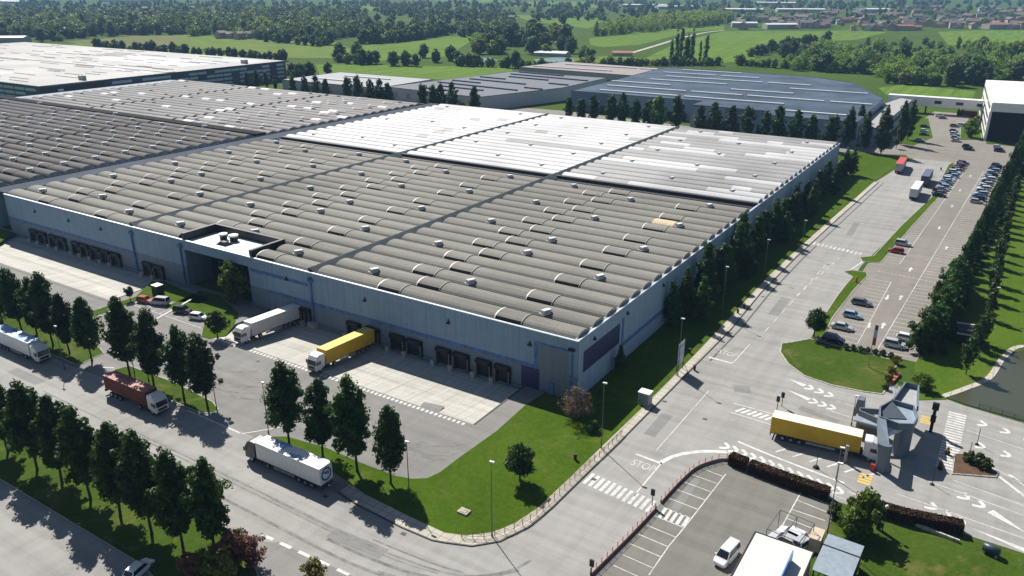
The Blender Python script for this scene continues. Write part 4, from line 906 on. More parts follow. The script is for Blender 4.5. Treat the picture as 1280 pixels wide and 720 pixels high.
for k, c in enumerate(COLS):
    y = 310 + k * 3.55; x = -20.3 + (y - 310) * .045 + R.uniform(-.3, .3)
    car(KIN[(k * 7) % 4], c, x, y, -.06 + (PI if k % 3 == 0 else 0), f'{c.replace("light", "light ")} car in the packed left row, {ORD[k]} from its near end', G2)
for k in range(17):
    y = 304 + k * 4.3; c = ['silver', 'navy', 'blue', 'silver', 'lightblue', 'white', 'lightblue', 'silver', 'blue', 'white', 'lightblue', 'navy', 'silver', 'lightblue', 'blue', 'navy', 'grey'][k]; x = -7.9 + (y - 304) * .036
    car(KIN[(k * 5) % 4], c, x, y, .02 + (PI if k % 2 else 0), f'{c.replace("light", "light ")} car in the right row by the hedge, {ORD[k]} from its near end', G3)
G4 = 'cars parked around the office'
for px, py, kd, c, rz, lb in ((1092, 173, 'saloon', 'silver', .3, 'silver car among the tall trees at the cross street'), (1118, 174, 'estate', 'white', .3, 'white car between two tall trees at the cross street'), (1149, 175, 'saloon', 'silver', 0, 'silver car by the tall trees at the office car park'),
        (1155, 168, 'saloon', 'black', 0, 'black car in the left office row, nearest'), (1155, 163.5, 'hatch', 'white', 0, 'white car in the left office row'), (1156, 158, 'estate', 'navy', 0, 'navy car in the left office row, farthest'), (1195, 176, 'saloon', 'silver', 0, 'silver car nearest in the right office row'), (1194, 172, 'hatch', 'lightblue', 0, 'light blue car second in the right office row'),
        (1193, 167.5, 'suv', 'white', 0, 'white car in the middle of the right office row'), (1192, 163.5, 'hatch', 'blue', 0, 'blue car in the right office row'), (1193, 157.5, 'suv', 'grey', 0, 'dark grey car at the far end of the right office row'), (1209, 183.5, 'suv', 'black', 0, 'black car behind another in front of the black glass office'),
        (1211, 186.5, 'saloon', 'black', 0, 'black saloon in front of the black glass office'), (1247, 184, 'hatch', 'white', 0, 'white car right of the office front'), (1249, 188.5, 'suv', 'navy', 0, 'navy car right of the office front'), (1276, 204, 'saloon', 'white', 0, 'white car behind the hedge at the right edge'),
        (1178, 147, 'saloon', 'grey', .4, 'dark car under the white bridge'), (1174, 144.5, 'van', 'white', .4, 'white van under the white bridge'), (1203, 157, 'van', 'white', 0, 'long white van by the bright round tree'), (1140, 135.5, 'hatch', 'silver', 0, 'silver car left of the bridge pillars')):
    x, y = g(px, py + 1.5); car(kd, c, x, y, rz, lb, G4)
x, y = g(908, 699); car('van', 'white', x, y, PI / 2 - .15 + PI, 'white van with dark rear window in the bottom right lot')
x, y = g(990, 673); car('hatch', 'white', x, y, PI - .2, 'white hatchback behind the steel frame of the small building'); x, y = g(982, 681); car('saloon', 'silver', x, y, PI - .2, 'silver car beside the white hatchback at the steel frame'); x, y = g(1004, 683); car('hatch', 'silver', x, y, 1.2, 'silver hatchback squeezed beside the small building')
x, y = g(175, 716); car('hatch', 'white', x, y, PI / 2 + .25, 'white car half in tree shade at the bottom left')
# ------------------------------------------------------------------ trees
LEAF = {'dark': leaf_mat('dark foliage', (.036, .086, .013), .45, .36), 'mid': leaf_mat('green foliage', (.042, .085, .016), .4, .28), 'bright': leaf_mat('bright foliage', (.10, .18, .02), .35, .4),
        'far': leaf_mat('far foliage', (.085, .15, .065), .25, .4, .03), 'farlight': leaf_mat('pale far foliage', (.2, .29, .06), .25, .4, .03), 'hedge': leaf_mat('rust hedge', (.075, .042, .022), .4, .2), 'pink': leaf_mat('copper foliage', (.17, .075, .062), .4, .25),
        'yellow': leaf_mat('yellow green foliage', (.17, .16, .03), .35, .3), 'twig': leaf_mat('bare brown twigs', (.14, .105, .075), .4, .1)}
MT['bark'] = plain('bark', (.055, .042, .032), .9)
def crown_pts(seed, prof, n_clump, per, csize, leaf, squash=1.0, flat=.0, edge=.55):
    """leaf-sized rhombs on the shells of many clumps spread through an envelope prof(t) -> radius, t = 0..1 over z0..z1"""
    rn = np.random.default_rng(seed); fr, z0, z1 = prof
    t = rn.random(n_clump * 6); rr = np.array([fr(x) for x in t]); keep = rn.random(len(t)) < (rr / rr.max()) ** 1.4
    t = t[keep][:n_clump]; rr = rr[keep][:n_clump]; n = len(t)
    a = rn.random(n) * 2 * math.pi; q = (edge + (1 - edge) * rn.random(n)) * np.sqrt(rn.random(n) * .6 + .4); bump = 1 + .27 * rn.standard_normal(n).clip(-1.5, 1.5)
    cr = csize * (.65 + .7 * rn.random(n)); rad_ = np.maximum(rr * bump * q - cr * .3, 0)
    C = np.stack([np.cos(a) * rad_, np.sin(a) * rad_, z0 + t * (z1 - z0)], 1)
    d = rn.standard_normal((n, per, 3)); d /= np.linalg.norm(d, axis=2, keepdims=True)
    P = C[:, None, :] + d * (cr[:, None, None] * (.45 + .6 * rn.random((n, per, 1)))) * np.array([1, 1, squash])
    N = d * 1.1 + rn.standard_normal((n, per, 3)) * .5 + np.array([0, 0, .25]); N /= np.linalg.norm(N, axis=2, keepdims=True)
    P = P.reshape(-1, 3); N = N.reshape(-1, 3); m = len(P)
    U = np.cross(N, rn.standard_normal((m, 3))); U /= np.linalg.norm(U, axis=1, keepdims=True); V = np.cross(N, U)
    s = (leaf * (.6 + .8 * rn.random(m)))[:, None]
    return np.stack([P - U * s, P - V * s * .6, P + U * s, P + V * s * .6], 1).reshape(-1, 3)
def quads_mesh(name, V, mat):
    n = len(V) // 4; me = bpy.data.meshes.new(name); me.vertices.add(n * 4); me.loops.add(n * 4); me.polygons.add(n)
    me.vertices.foreach_set('co', V.astype(np.float32).ravel()); me.loops.foreach_set('vertex_index', np.arange(n * 4, dtype=np.int32))
    me.polygons.foreach_set('loop_start', np.arange(0, n * 4, 4, dtype=np.int32)); me.polygons.foreach_set('loop_total', np.full(n, 4, dtype=np.int32))
    me.materials.append(mat); me.update(calc_edges=True); me.validate(); return me
def trunk_mb(h, r, limbs, seed, lean=.15, top=.35, spread=1.2):
    rn = random.Random(seed); b = MB(); lx, ly = rn.uniform(-lean, lean), rn.uniform(-lean, lean)
    P = lambda t: (lx * t * t * 2, ly * t * t * 2, h * t)
    b.tube([(0, 0, -.1), (0, 0, .15), P(.3), P(.65), P(1)], [r * 1.5, r * 1.1, r * .85, r * .6, r * top], 7)
    for k in range(limbs):
        t = .4 + .55 * k / max(1, limbs); p = P(t); a = k * 2.4 + rn.random(); L = spread * (1.1 - .5 * t) * rn.uniform(.7, 1.2)
        b.tube([p, (p[0] + math.cos(a) * L * .5, p[1] + math.sin(a) * L * .5, p[2] + L * .55), (p[0] + math.cos(a) * L, p[1] + math.sin(a) * L, p[2] + L * 1.35)], [r * .45, r * .3, r * .1], 5)
    return b
def ovoid(R_, k=.75, p=.62): return lambda t: R_ * max(.02, math.sin(math.pi * min(.999, t) ** k)) ** p
KINDS = {}
def define(kind, variants, name, cat, mat, crown, trunk):
    L = []
    for v in range(variants):
        root = bpy.data.objects.new(name, None); COL.objects.link(root); root['category'] = cat
        V = crown(v); o = link('crown', quads_mesh('crown', V, LEAF[mat]), root)
        if trunk: trunk(v).build('trunk', MT['bark'], root, True)
        L.append(root)
    KINDS[kind] = [L, [False] * variants, 0]
def tree(kind, x, y, label, s=1.0, group=None, z=.08, sz=None, v=None):
    L, used, k = KINDS[kind]; v = k % len(L) if v is None else v; KINDS[kind][2] += 1
    if not used[v]: o = L[v]; used[v] = True
    else: o = copy_tree(L[v])
    o.location = (x, y, z); o.rotation_euler = (R.uniform(-.045, .045), R.uniform(-.045, .045), R.uniform(0, 6.28)); o.scale = (s, s, sz or s); o['label'] = label
    if group: o['group'] = group
    return o
define('columnar', 8, 'columnar_tree', 'tree', 'dark', lambda v: crown_pts(100 + v, (ovoid(2.6 + .22 * (v % 3), (.68, .8, .74, .9, .7, .78)[v % 6], .6), 3.0, 14.2 + .6 * (v % 3)), 205, 50, .68, .25, 1.15), lambda v: trunk_mb(10.5, .19, 8, v, .4))
define('round', 2, 'round_tree', 'tree', 'dark', lambda v: crown_pts(150 + v, (ovoid(2.5, .9, .55), 1.7, 6.0), 110, 46, .65, .22), lambda v: trunk_mb(3.6, .16, 6, v))
define('sapling', 2, 'round_tree', 'tree', 'mid', lambda v: crown_pts(160 + v, (ovoid(1.1, 1, .5), 1.3, 3.6), 40, 40, .4, .16), lambda v: trunk_mb(2.2, .1, 4, v))
define('shade', 5, 'broad_tree', 'tree', 'dark', lambda v: crown_pts(200 + v, (lambda t: 2.7 * (1 - t) ** .7 * min(1, t * 6 + .35), 1.0, 11.5 + v * .6), 150, 46, .7, .27), lambda v: trunk_mb(8.5, .18, 7, v))
define('slim', 5, 'columnar_tree', 'tree', 'dark', lambda v: crown_pts(300 + v, (ovoid(2.9 + .25 * (v % 2), .95, .42), .9, 13.2 + v * .5), 110, 26, .85, .42, 1.1), lambda v: trunk_mb(9, .18, 3, v))
define('giant', 3, 'tall_tree', 'tree', 'dark', lambda v: crown_pts(330 + v, (ovoid(3.7, .7, .55), 2.2, 22 + v), 180, 32, 1.0, .42, 1.2), lambda v: trunk_mb(14, .25, 4, v))
define('bright', 3, 'bright_tree', 'tree', 'bright', lambda v: crown_pts(350 + v, (ovoid(3.1, .9, .55), .5, 8.2), 110, 36, .8, .34), lambda v: trunk_mb(5, .18, 4, v))
define('hedge', 5, 'hedge_tree', 'tree', 'dark', lambda v: crown_pts(400 + v, (ovoid(2.5, .85, .5), .1, 6.2 + .5 * v), 100, 40, .7, .27), lambda v: trunk_mb(4.5, .14, 3, v))
define('orchard', 4, 'slender_tree', 'tree', 'mid', lambda v: crown_pts(450 + v, (ovoid(1.25, .8, .6), 1.0, 6.0), 42, 26, .5, .2), lambda v: trunk_mb(4.8, .07, 4, v, .3))
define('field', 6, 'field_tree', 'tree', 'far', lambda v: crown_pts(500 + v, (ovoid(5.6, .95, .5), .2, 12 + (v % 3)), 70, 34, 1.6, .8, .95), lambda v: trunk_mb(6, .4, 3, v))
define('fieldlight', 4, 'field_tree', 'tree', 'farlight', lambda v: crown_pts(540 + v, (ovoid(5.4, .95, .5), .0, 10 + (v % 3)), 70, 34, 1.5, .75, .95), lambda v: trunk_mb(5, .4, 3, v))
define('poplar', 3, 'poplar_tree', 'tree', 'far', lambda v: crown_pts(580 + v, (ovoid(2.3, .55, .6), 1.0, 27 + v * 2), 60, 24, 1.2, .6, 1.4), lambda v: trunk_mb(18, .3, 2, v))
define('bush', 3, 'bush', 'bush', 'mid', lambda v: crown_pts(600 + v, (ovoid(1.5, 1.2, .45), -.1, 2.2), 46, 40, .45, .17), None)
define('bright_bush', 2, 'bush', 'bush', 'bright', lambda v: crown_pts(610 + v, (ovoid(2.3, 1.1, .45), -.1, 3.6), 70, 40, .6, .2), None)
define('copper', 2, 'copper_shrub', 'shrub', 'pink', lambda v: crown_pts(620 + v, (ovoid(2.0, 1.0, .5), .2, 4.6), 60, 46, .5, .17), lambda v: trunk_mb(2.5, .08, 5, v))
define('yellow', 2, 'yellow_shrub', 'shrub', 'yellow', lambda v: crown_pts(630 + v, (ovoid(1.9, 1.1, .5), 0, 3.4), 55, 46, .5, .17), lambda v: trunk_mb(1.8, .07, 4, v))
define('bare', 1, 'bare_tree', 'tree', 'twig', lambda v: crown_pts(640, (ovoid(2.9, .9, .5), .6, 5.6), 150, 40, .6, .09), lambda v: trunk_mb(3.2, .16, 12, v, .3, .3, 1.7))
SR = R.uniform
GT = 'tall ovoid trees along the estate road'
for k, x in enumerate((-145.7, -152.7, -159.2, -165.4, -171.8, -178.2, -185, -192, -199)):
    tree('columnar', x, 74.4 + SR(-.4, .4), f'tall dark tree beside the blue roofed truck, {ORD[k]} from the entrance gap', SR(.84, 1.05), GT, .1)
for k, x in enumerate((-133.4, -125.4, -117.1, -110.7)):
    tree('columnar', x, 74.5 + SR(-.3, .3), f'tall dark ovoid tree behind the red container truck, {ORD[k]} from the left', (1.08, 1.0, .98, .98)[k], GT, .1)
for k, x in enumerate((-90, -82.8, -75.4, -69)):
    tree('columnar', x, (74.2, 74.5, 74.4, 74.7)[k], f'tall tree on the grass behind the white box truck, {ORD[k]} from the left', (.98, .93, 1.08, .9)[k], GT, .1)
for k, x in enumerate((-150, -141.5, -133.5, -125.7, -117.2, -110.4, -103, -95.8, -88.7, -81.9, -77.6)):
    tree('columnar', x, 48.4 + (1.6 if k == 10 else 0), f'tall dark tree in the bottom left median row, {ORD[k]} from the left', (.95, .95, .95, .95, .98, 1.0, 1.03, 1.05, 1.05, .98, 1.0)[k], GT, .1)
tree('round', -53.1, 85.6, 'small round tree alone on the lawn by the road bend', 1.0, None, .1)
x, y = g(272, 423); tree('round', x, y, 'round tree at the grass corner beside the white docked truck', .95, None, .1)
x, y = g(1017, 421); tree('round', x, y, 'round tree at the end of the short verge by the parked cars', 1.0, None, .1)
x, y = g(163, 376); tree('sapling', x, y, 'tiny ball shaped tree by the left dock apron', .95, None, .1)
tree('bright', -147.2, 110.6, 'leafy green tree growing in the entrance recess', 1.15, None, .03)
tree('bare', -54.6, 106.2, 'bare brown tree at the warehouse corner', 1.05, None, .1); tree('bush', -50.5, 104.2, 'low dark bush below the bare brown tree', .8, None, .1)
tree('shade', -56.0, 126.2, 'dark bush against the wall under the navy sign panel', .5, None, .1); tree('shade', -55.5, 152, 'dark ivy clad bush high against the side wall', .85, None, .1, .95)
GS = 'dark trees along the side wall'
k = 0; yy = 158.0
while yy < 332:
    for xx in ((-54.6,) if k % 4 else (-54.9, -51.0)):
        tree('shade', xx + SR(-.8, .8), yy + SR(-1, 1), f'dark bushy tree along the side wall, {ORD[min(25, k)]} clump from the near end', (s_ := (SR(.95, 1.2) if yy < 225 and xx < -53 else SR(.6, .95))) * SR(1.05, 1.3), GS, .1, s_)
    k += 1; yy += SR(7, 9.5)
# rows behind the warehouse
GB = 'slim dark trees behind the warehouse'
def on_row(px, top, Y):
    """x and height of something standing on the line y = Y whose top shows at pixel px, top"""
    a = (px - CX) / FOC; b = -(top - CY) / FOC; fh = math.cos(PITCH) + b * math.sin(PITCH); dz = -math.sin(PITCH) + b * math.cos(PITCH)
    dx = -math.sin(YAW) * fh + math.cos(YAW) * a; dy = math.cos(YAW) * fh + math.sin(YAW) * a
    return dx * Y / dy, CAMH + dz * Y / dy
def tall(base, top):
    """height of something standing at ground pixel base whose top shows at pixel row top"""
    x, y = g(*base); fw = -math.sin(YAW) * x + math.cos(YAW) * y; b = -(top - CY) / FOC
    return CAMH + fw * (b * math.cos(PITCH) - math.sin(PITCH)) / (math.cos(PITCH) + b * math.sin(PITCH))
for k, (px, tp) in enumerate(((712, 120), (727, 122.5), (743, 120), (764, 119.5), (779.5, 120.5), (795.5, 122), (811, 124), (824, 119), (848, 121), (876, 133.5), (896, 132), (916, 130.5), (937, 131.5), (957, 140), (976, 135.5), (997, 142.5), (1018.5, 142), (1041, 142))):
    Y_ = 378 if px < 930 else 370; x, h = on_row(px, tp, Y_); br = px == 824; s = h / (8.2 if br else 13.9)
    tree('bright' if br else 'slim', x, Y_, f'{"bushy green" if br else "slim dark"} tree in front of the slate blue hall, {ORD[k]} from the left', 1.5 if br else min(1.1, s) * SR(.95, 1.05), GB, .1, s)
for k, (px, tp) in enumerate(((365, 96), (380, 97), (393, 97.5), (405, 97.5), (433, 95), (445, 96), (461.5, 101), (473, 102), (485, 102.5), (527.5, 103.5), (540, 108), (551, 107), (566, 107), (592, 106.5))):
    x, h = on_row(px, tp, 362); s = h / 13.9
    tree('slim', x, 362, f'slim dark tree behind the rear roof edge, {ORD[k]} from the left', min(1.1, s) * SR(.95, 1.05), GB, .1, s)
for px, py in ((578, 137), (590, 138)):
    x, y = on_row(px, py, 360)[0], 360; tree('bright', x, y, 'bright green bush among the slim trees behind the roof', .95, 'bright bushes behind the roof', .1)
for k, (px, py, s) in enumerate(((310, 110, .8), (322, 110, .85), (334, 110, .75), (345, 112, .6))):
    x, y = g(px, py); tree('slim', x, y, f'dark tree at the end of the striped hall, {ORD[k]} from the left', s, GB, .05)
for k, (px, py, s) in enumerate(((375, 100, 1.0), (388, 99, .95), (366, 98, .8))):
    x, y = g(px, py); tree('field', x, y, f'large dark broad tree behind the striped hall, {ORD[k]} from the right', s, None, 0)
# tall trees by the cross street
for k, (px, py, s) in enumerate(((1057, 184, .85), (1073, 174, .75), (1079, 190, .92), (1101, 193, 1.05), (1126, 181, .9), (1134, 175, .95))):
    x, y = g(px, py); h = tall((px, py), (131, 131, 142, 129, 126.5, 127)[k]); tree('giant', x, y, f'tall dark tree by the cross street, {ORD[k]} from the left', h / 24, 'tall trees at the cross street', .05, h / 23)
x, y = g(1120, 186); tree('sapling', x, y, 'young tree between the tall trees at the cross street', 1.4, None, .05)
x, y = g(1213, 172); tree('bright', x, y, 'bright green round tree in front of the office block', 1.15, None, .1)
# hedge of trees right of the upper car park
GH = 'dense hedge trees right of the upper car park'
HP = [(-8.6, 166.9), (-7.3, 176.8), (-6.6, 195.3), (-5.2, 228.5), (-3.0, 288.2), (-.6, 347.6), (1.8, 400)]
def along(P, step, jit=0):
    out = []; carry = 0
    for a, c in zip(P, P[1:]):
        L = math.hypot(c[0] - a[0], c[1] - a[1]); u = carry
        while u < L: out.append((a[0] + (c[0] - a[0]) * u / L + SR(-jit, jit), a[1] + (c[1] - a[1]) * u / L + SR(-jit, jit))); u += step
        carry = u - L
    return out
for k, (x, y) in enumerate(along(HP, 3.7, .4)):
    big = k < 12
    tree('hedge', x + .6, y, 'dark dense tree of the long hedge beside the upper car park, ' + ('tall near end' if big else 'middle stretch' if k < 38 else 'far stretch'), SR(1.05, 1.3) if big else (SR(.58, .68) if k % 2 else SR(.75, .9)), GH, .05, None if big else (SR(1.3, 1.6) if k % 2 else SR(.45, .6)))
GO = 'slender young trees on the slope'
for k, (px, py) in enumerate(((1207, 468), (1216, 445), (1228, 430), (1236, 400), (1240, 378), (1243, 356), (1247, 335), (1251, 315), (1255, 296), (1259, 280), (1264, 262), (1268, 246), (1275, 228), (1222, 436), (1240, 366), (1250, 325))):
    x, y = g(px, py); tree('orchard', x, y, 'slender young tree in the row on the grass slope ' + ('near the pond' if k < 4 else 'above the shed' if k < 9 else 'toward the far end'), SR(1.1, 1.4), GO, .1)
for k in range(24):
    y = 190 + k * 6.4; tree('orchard', 9 + k * .55 + SR(-1, 1), y, 'slender young tree in the outer row beyond the slope', SR(1.1, 1.45), GO, .1)
for k in range(16):
    y = 168 + k * 8; tree('bush', -4.6 + k * .32 + SR(-.4, .4), y, 'low leafy bush at the foot of the long hedge', SR(.55, .8), 'bushes under the long hedge', .05)
x, y = g(1153, 487); tree('bright_bush', x, y, 'bright green round bush by the gatehouse', .85, None, .1)
for k, (px, py) in enumerate(((1057, 437), (1066, 438), (1075, 440), (1084, 441), (1094, 443), (1104, 445), (1113, 448), (1120, 455), (1114, 468), (1110, 478), (1107, 487))):
    x, y = g(px, py); tree('yellow' if k in (7, 8, 9) else 'bush', x, y, 'low shrub in the border edging the grass island, ' + ('yellowish' if k in (7, 8, 9) else 'green brown'), .5, 'border shrubs at the grass island', .1)
# shrubs at bottom
for k, (px, py, kd, s, lb) in enumerate(((292, 705, 'copper', 1.05, 'copper red shrub at the bottom end of the tree row'), (315, 708, 'copper', 1.0, 'pinkish copper shrub right of the first one'), (262, 716, 'yellow', 1.0, 'yellowish shrub at the foot of the last median tree'), (283, 722, 'yellow', 1.0, 'olive shrub in front of the copper shrubs'), (243, 722, 'copper', .8, 'small reddish shrub left of the olive shrub'), (392, 728, 'yellow', .9, 'yellow green shrub cut by the bottom edge'), (300, 683, 'bush', 1.0, 'green bush behind the copper shrubs'))):
    x, y = g(px, py); tree(kd, x, y, lb, s, None, .1)
x, y = g(1075, 664); tree('bright', x, y, 'bright leafy tree over the hedge in the bottom right plot', .78, None, .08); x, y = g(1065, 676); tree('bright', x, y, 'lower leafy tree in front of the hedge tree', .6, None, .08)
for k, (px, py, s) in enumerate(((1211, 577, .75), (1222, 582, .85), (1233, 586, .7))):
    x, y = g(px, py); tree('bush', x, y, ('dark', 'grey', 'brown')[k] + ' shrub in the planted median right of the zebra crossing', s, None, .1)
b = MB(); b.prism(gp((1193, 568), (1202, 568), (1222, 576), (1247, 592), (1245, 597), (1190, 593)), 0, .14); struct(b.build('planted_median', MT['gravel']), 'triangular bark bed in the lanes right of the gatehouse', 'median')
b = MB(); b.wallstrip(gp((1193, 568), (1202, 568), (1222, 576), (1247, 592), (1245, 597), (1190, 593)), .25, 0, .18, 0, True); struct(b.build('kerb', MT['kerb']), 'pale kerb around the planted median', 'kerb')
# clipped rust hedges
def hedge(path, w, h, label, n, seed):
    t = thing('clipped_hedge', (path[0][0], path[0][1], 0), 0, label, 'hedge'); rn = np.random.default_rng(seed)
    seg = [(math.hypot(c[0] - a[0], c[1] - a[1]), a, c) for a, c in zip(path, path[1:])]; tot = sum(s[0] for s in seg); pts = []
    for L, a, c in seg:
        m = int(n * L / tot); u = rn.random(m); face = rn.random(m); v = np.where(face < .4, rn.random(m) * w - w / 2, np.where(face < .7, -w / 2, w / 2)) + rn.normal(0, .05, m); z = np.where(face < .4, h, rn.random(m) * h) + rn.normal(0, .06, m)
        dx, dy = (c[0] - a[0]) / L, (c[1] - a[1]) / L
        pts.append(np.stack([a[0] + (c[0] - a[0]) * u - dy * v - path[0][0], a[1] + (c[1] - a[1]) * u + dx * v - path[0][1], z], 1))
    P = np.concatenate(pts); m = len(P); N = rn.standard_normal((m, 3)); N[:, 2] += .5; N /= np.linalg.norm(N, axis=1, keepdims=True)
    U = np.cross(N, rn.standard_normal((m, 3))); U /= np.linalg.norm(U, axis=1, keepdims=True); V = np.cross(N, U); s = (.085 + .07 * rn.random(m))[:, None]
    link('foliage', quads_mesh('foliage', np.stack([P - U * s, P - V * s * .6, P + U * s, P + V * s * .6], 1).reshape(-1, 3), LEAF['hedge']), t)
    b = MB(); b.wallstrip([(p[0] - path[0][0], p[1] - path[0][1]) for p in path], w * .8, 0, h * .9); b.build('branches', plain('dark hedge inside', (.03, .02, .012), .9), t)
hedge([(-28.2, 107.4), (-25.5, 107.0)], 1.5, 1.6, 'short first block of the clipped rust brown hedge', 5200, 1)
hedge([(-25.0, 106.9), (-20, 106.3), (-13.2, 105.9)], 1.5, 1.6, 'long clipped rust brown hedge beside the bottom right lot', 22000, 2)
hedge([(-8.6, 106.2), (-3, 106.4), (3.8, 107.8)], 1.5, 1.6, 'clipped rust brown hedge along the bottom right grass plot', 22000, 3)
b = MB(); b.wallstrip(gp((1118, 647), (1199, 679)), .3, 0, .5); tag(b.build('garden_wall', MT['kerb']), 'low pale wall in front of the right rust hedge', 'wall')
x, y = g(1042, 645); tree('bush', x, y, 'green bush closing the gap between the rust hedges', .8, None, .05)
# ------------------------------------------------------------------ lamp posts, signs, small street furniture
POLE = plain('weathered lamp pole', (.13, .135, .14), .6, .3)
def make_lamp(h, head=True):
    t = bpy.data.objects.new('street_lamp', None); COL.objects.link(t); t['category'] = 'street lamp'
    b = MB(); b.tube([(0, 0, 0), (0, 0, h * .5), (0, 0, h)], [.085, .065, .045], 8); b.tube([(0, 0, 0), (0, 0, .5)], .13, 8); b.build('pole', POLE, t, True)
    b = MB(); b.loft([[(-.25, -.16, h), (.5, -.2, h + .04), (.5, .2, h + .04), (-.25, .16, h)], [(-.22, -.12, h + .14), (.45, -.15, h + .2), (.45, .15, h + .2), (-.22, .12, h + .14)]]); hd = b.build('lamp_head', MT['white'], t)
    b = MB(); b.box(-.1, .45, -.12, .12, h - .03, h + .03); b.build('lens', MT['lampglass'], hd); return t
LP = {}
def lamp(px, py, h, lb, rz=0, z=.1, grp=None):
    if h not in LP: o = LP[h] = make_lamp(h)
    else: o = copy_tree(LP[h])
    x, y = g(px, py); o.location = (x, y, z); o.rotation_euler = (0, 0, rz); o['label'] = lb; o['category'] = 'street lamp'
    if grp: o['group'] = grp
for a in ((751.5, 561, 11.7, 'tall street lamp at the pavement by the bare tree'), (847, 470, 11.7, 'tall street lamp behind the white banner'), (615, 671, 11.7, 'tall street lamp at the bottom curve of the lawn'), (902, 396, 11.7, 'street lamp in the dark trees beside the side wall'),
          (336, 543, 9.5, 'street lamp behind the cab of the white box truck'), (512, 624, 9.5, 'street lamp beside the last yard tree'), (271, 512, 9.0, 'street lamp at the tip of the grass behind the container truck'), (168, 466, 9.5, 'street lamp between the trees behind the container truck'), (186, 476, 9.5, 'street lamp behind the second container truck tree'),
          (1033, 673, 11.7, 'tall street lamp rising from the bays of the bottom right lot'), (1064, 532, 5.5, 'thin lamp post beside the upper gate lane'), (1045, 600, 5.5, 'lamp post in front of the hedge by the yellow truck'), (955, 345, 9.5, 'street lamp among the trees along the side wall, middle'), (81, 462, 9.0, 'street lamp beside the blue roofed truck'), (1001, 318, 9.5, 'street lamp among the trees along the side wall, far'), (1239, 397, 7.0, 'lamp post in the tree row on the slope')):
    lamp(*a)
def post_thing(name, px, py, lb, cat, fn, mats, z=.05, rz=0):
    x, y = g(px, py); b = MB(); fn(b); o = b.build(name, mats); o.location = (x, y, z); o.rotation_euler = (0, 0, rz); return tag(o, lb, cat)
def light_sig(b):
    b.tube([(0, 0, 0), (0, 0, 2.4)], .06, 6, 0); b.box(-.28, .28, -.12, .12, 1.7, 2.7, 0); b.cyl((0, -.14, 2.4), .1, (0, 1, 0), .06, 8, 1); b.cyl((0, -.14, 2.0), .1, (0, 1, 0), .06, 8, 1)
for px, py, lb in ((971, 513, 'black signal post left of the yellow truck, nearer one'), (977, 508, 'black signal post left of the yellow truck, farther one'), (815, 632, 'black signal post at the end of the zebra crossing'), (739, 722, 'black signal post at the bottom of the pink railing')): post_thing('signal_post', px, py, lb, 'signal', light_sig, [MT['black'], MT['dark']])
def bin_(b): b.tube([(0, 0, 0), (0, 0, .9)], [.22, .28], 10); b.tube([(0, 0, .9), (0, 0, 1.02)], .3, 10)
for px, py, lb in ((719, 575, 'dark litter bin on the lawn corner'), (862, 442, 'dark round bin on the lawn by the banner'), (868, 463, 'dark bin on the pavement by the banner'), (922, 392, 'dark bollard on the pavement, nearer of the pair'), (930, 386, 'dark bollard on the pavement, farther of the pair'), (1176, 213, 'black box at the far tip of the long verge'), (704, 492, 'dark barrel at the foot of the corner panel')): post_thing('litter_bin', px, py, lb, 'bin', bin_, MT['dark'], .1)
x, y = g(806, 505); b = MB(); b.box(-1.0, 1.0, -.8, .8, 0, 2.3, 1); b.box(-1.1, 1.1, -.9, .9, 2.3, 2.45, 0); b.box(-.8, .8, -.83, -.8, .3, 2.0, 2)
o = tag(b.build('utility_cabinet', [MT['white'], plain('grey cabinet', (.36, .36, .35), .6), plain('dull cabinet door', (.2, .2, .2), .6)]), 'grey utility cabinet with white lid on the grass by the road', 'cabinet'); o.location = (x, y, .1)
t = thing('banner_frame', (*g(845, 470), .1), PI / 2, 'tall pale blue white banner on a dark frame beside the road', 'banner')
b = MB()
for xx in (0, 3.4): b.tube([(xx, 0, 0), (xx, 0, 6.6)], .07, 6)
b.tube([(0, 0, 1.6), (3.4, 0, 1.6)], .05, 6); b.tube([(0, 0, 6.4), (3.4, 0, 6.4)], .05, 6); b.tube([(0, 0, 1.4), (1.2, -1.4, 0)], .05, 6); b.tube([(3.4, 0, 1.4), (2.6, -1.4, 0)], .05, 6); b.build('frame', MT['dark'], t)
b = MB(); b.box(.12, 3.28, -.02, .02, 1.7, 6.3, 0)
for z0, z1, x0, x1 in ((5.2, 5.8, .5, 2.9), (4.2, 4.5, .5, 2.4), (3.6, 3.9, .5, 2.7), (2.2, 2.8, .5, 1.6)): b.box(x0, x1, -.03, .03, z0, z1, 1)
b.build('banner_sheet', [plain('pale banner', (.55, .62, .68), .6), plain('banner print blue', (.26, .36, .48), .6)], t)
b = MB(); b.tube([(0, 0, 0), (0, 0, 9)], [.09, .05], 6, 0)
fl = thing('flagpole', (*g(1085, 459), .12), 0, 'flagpole with a folded red and blue flag on the grass island', 'flagpole'); b.build('pole', MT['steel'], fl)
b = MB(); pts = [[(.06, 0, z), (.35, .14, z), (.6, -.06, z)] for z in (4.6, 6.2, 7.8, 8.8)]
for (r0, r1), m in zip(zip(pts, pts[1:]), (0, 1, 2)):
    b.face([r0[0], r0[1], r1[1], r1[0]], m); b.face([r0[1], r0[2], r1[2], r1[1]], m)
b.build('flag', [plain('flag red', (.5, .04, .05), .8), plain('flag white blue', (.4, .45, .6), .8), plain('flag blue', (.05, .07, .22), .8)], fl)
x, y = g(1208, 426); t = thing('garden_shed', (x, y, .1), .1, 'dark shed with pale roof edges on the grass slope', 'shed')
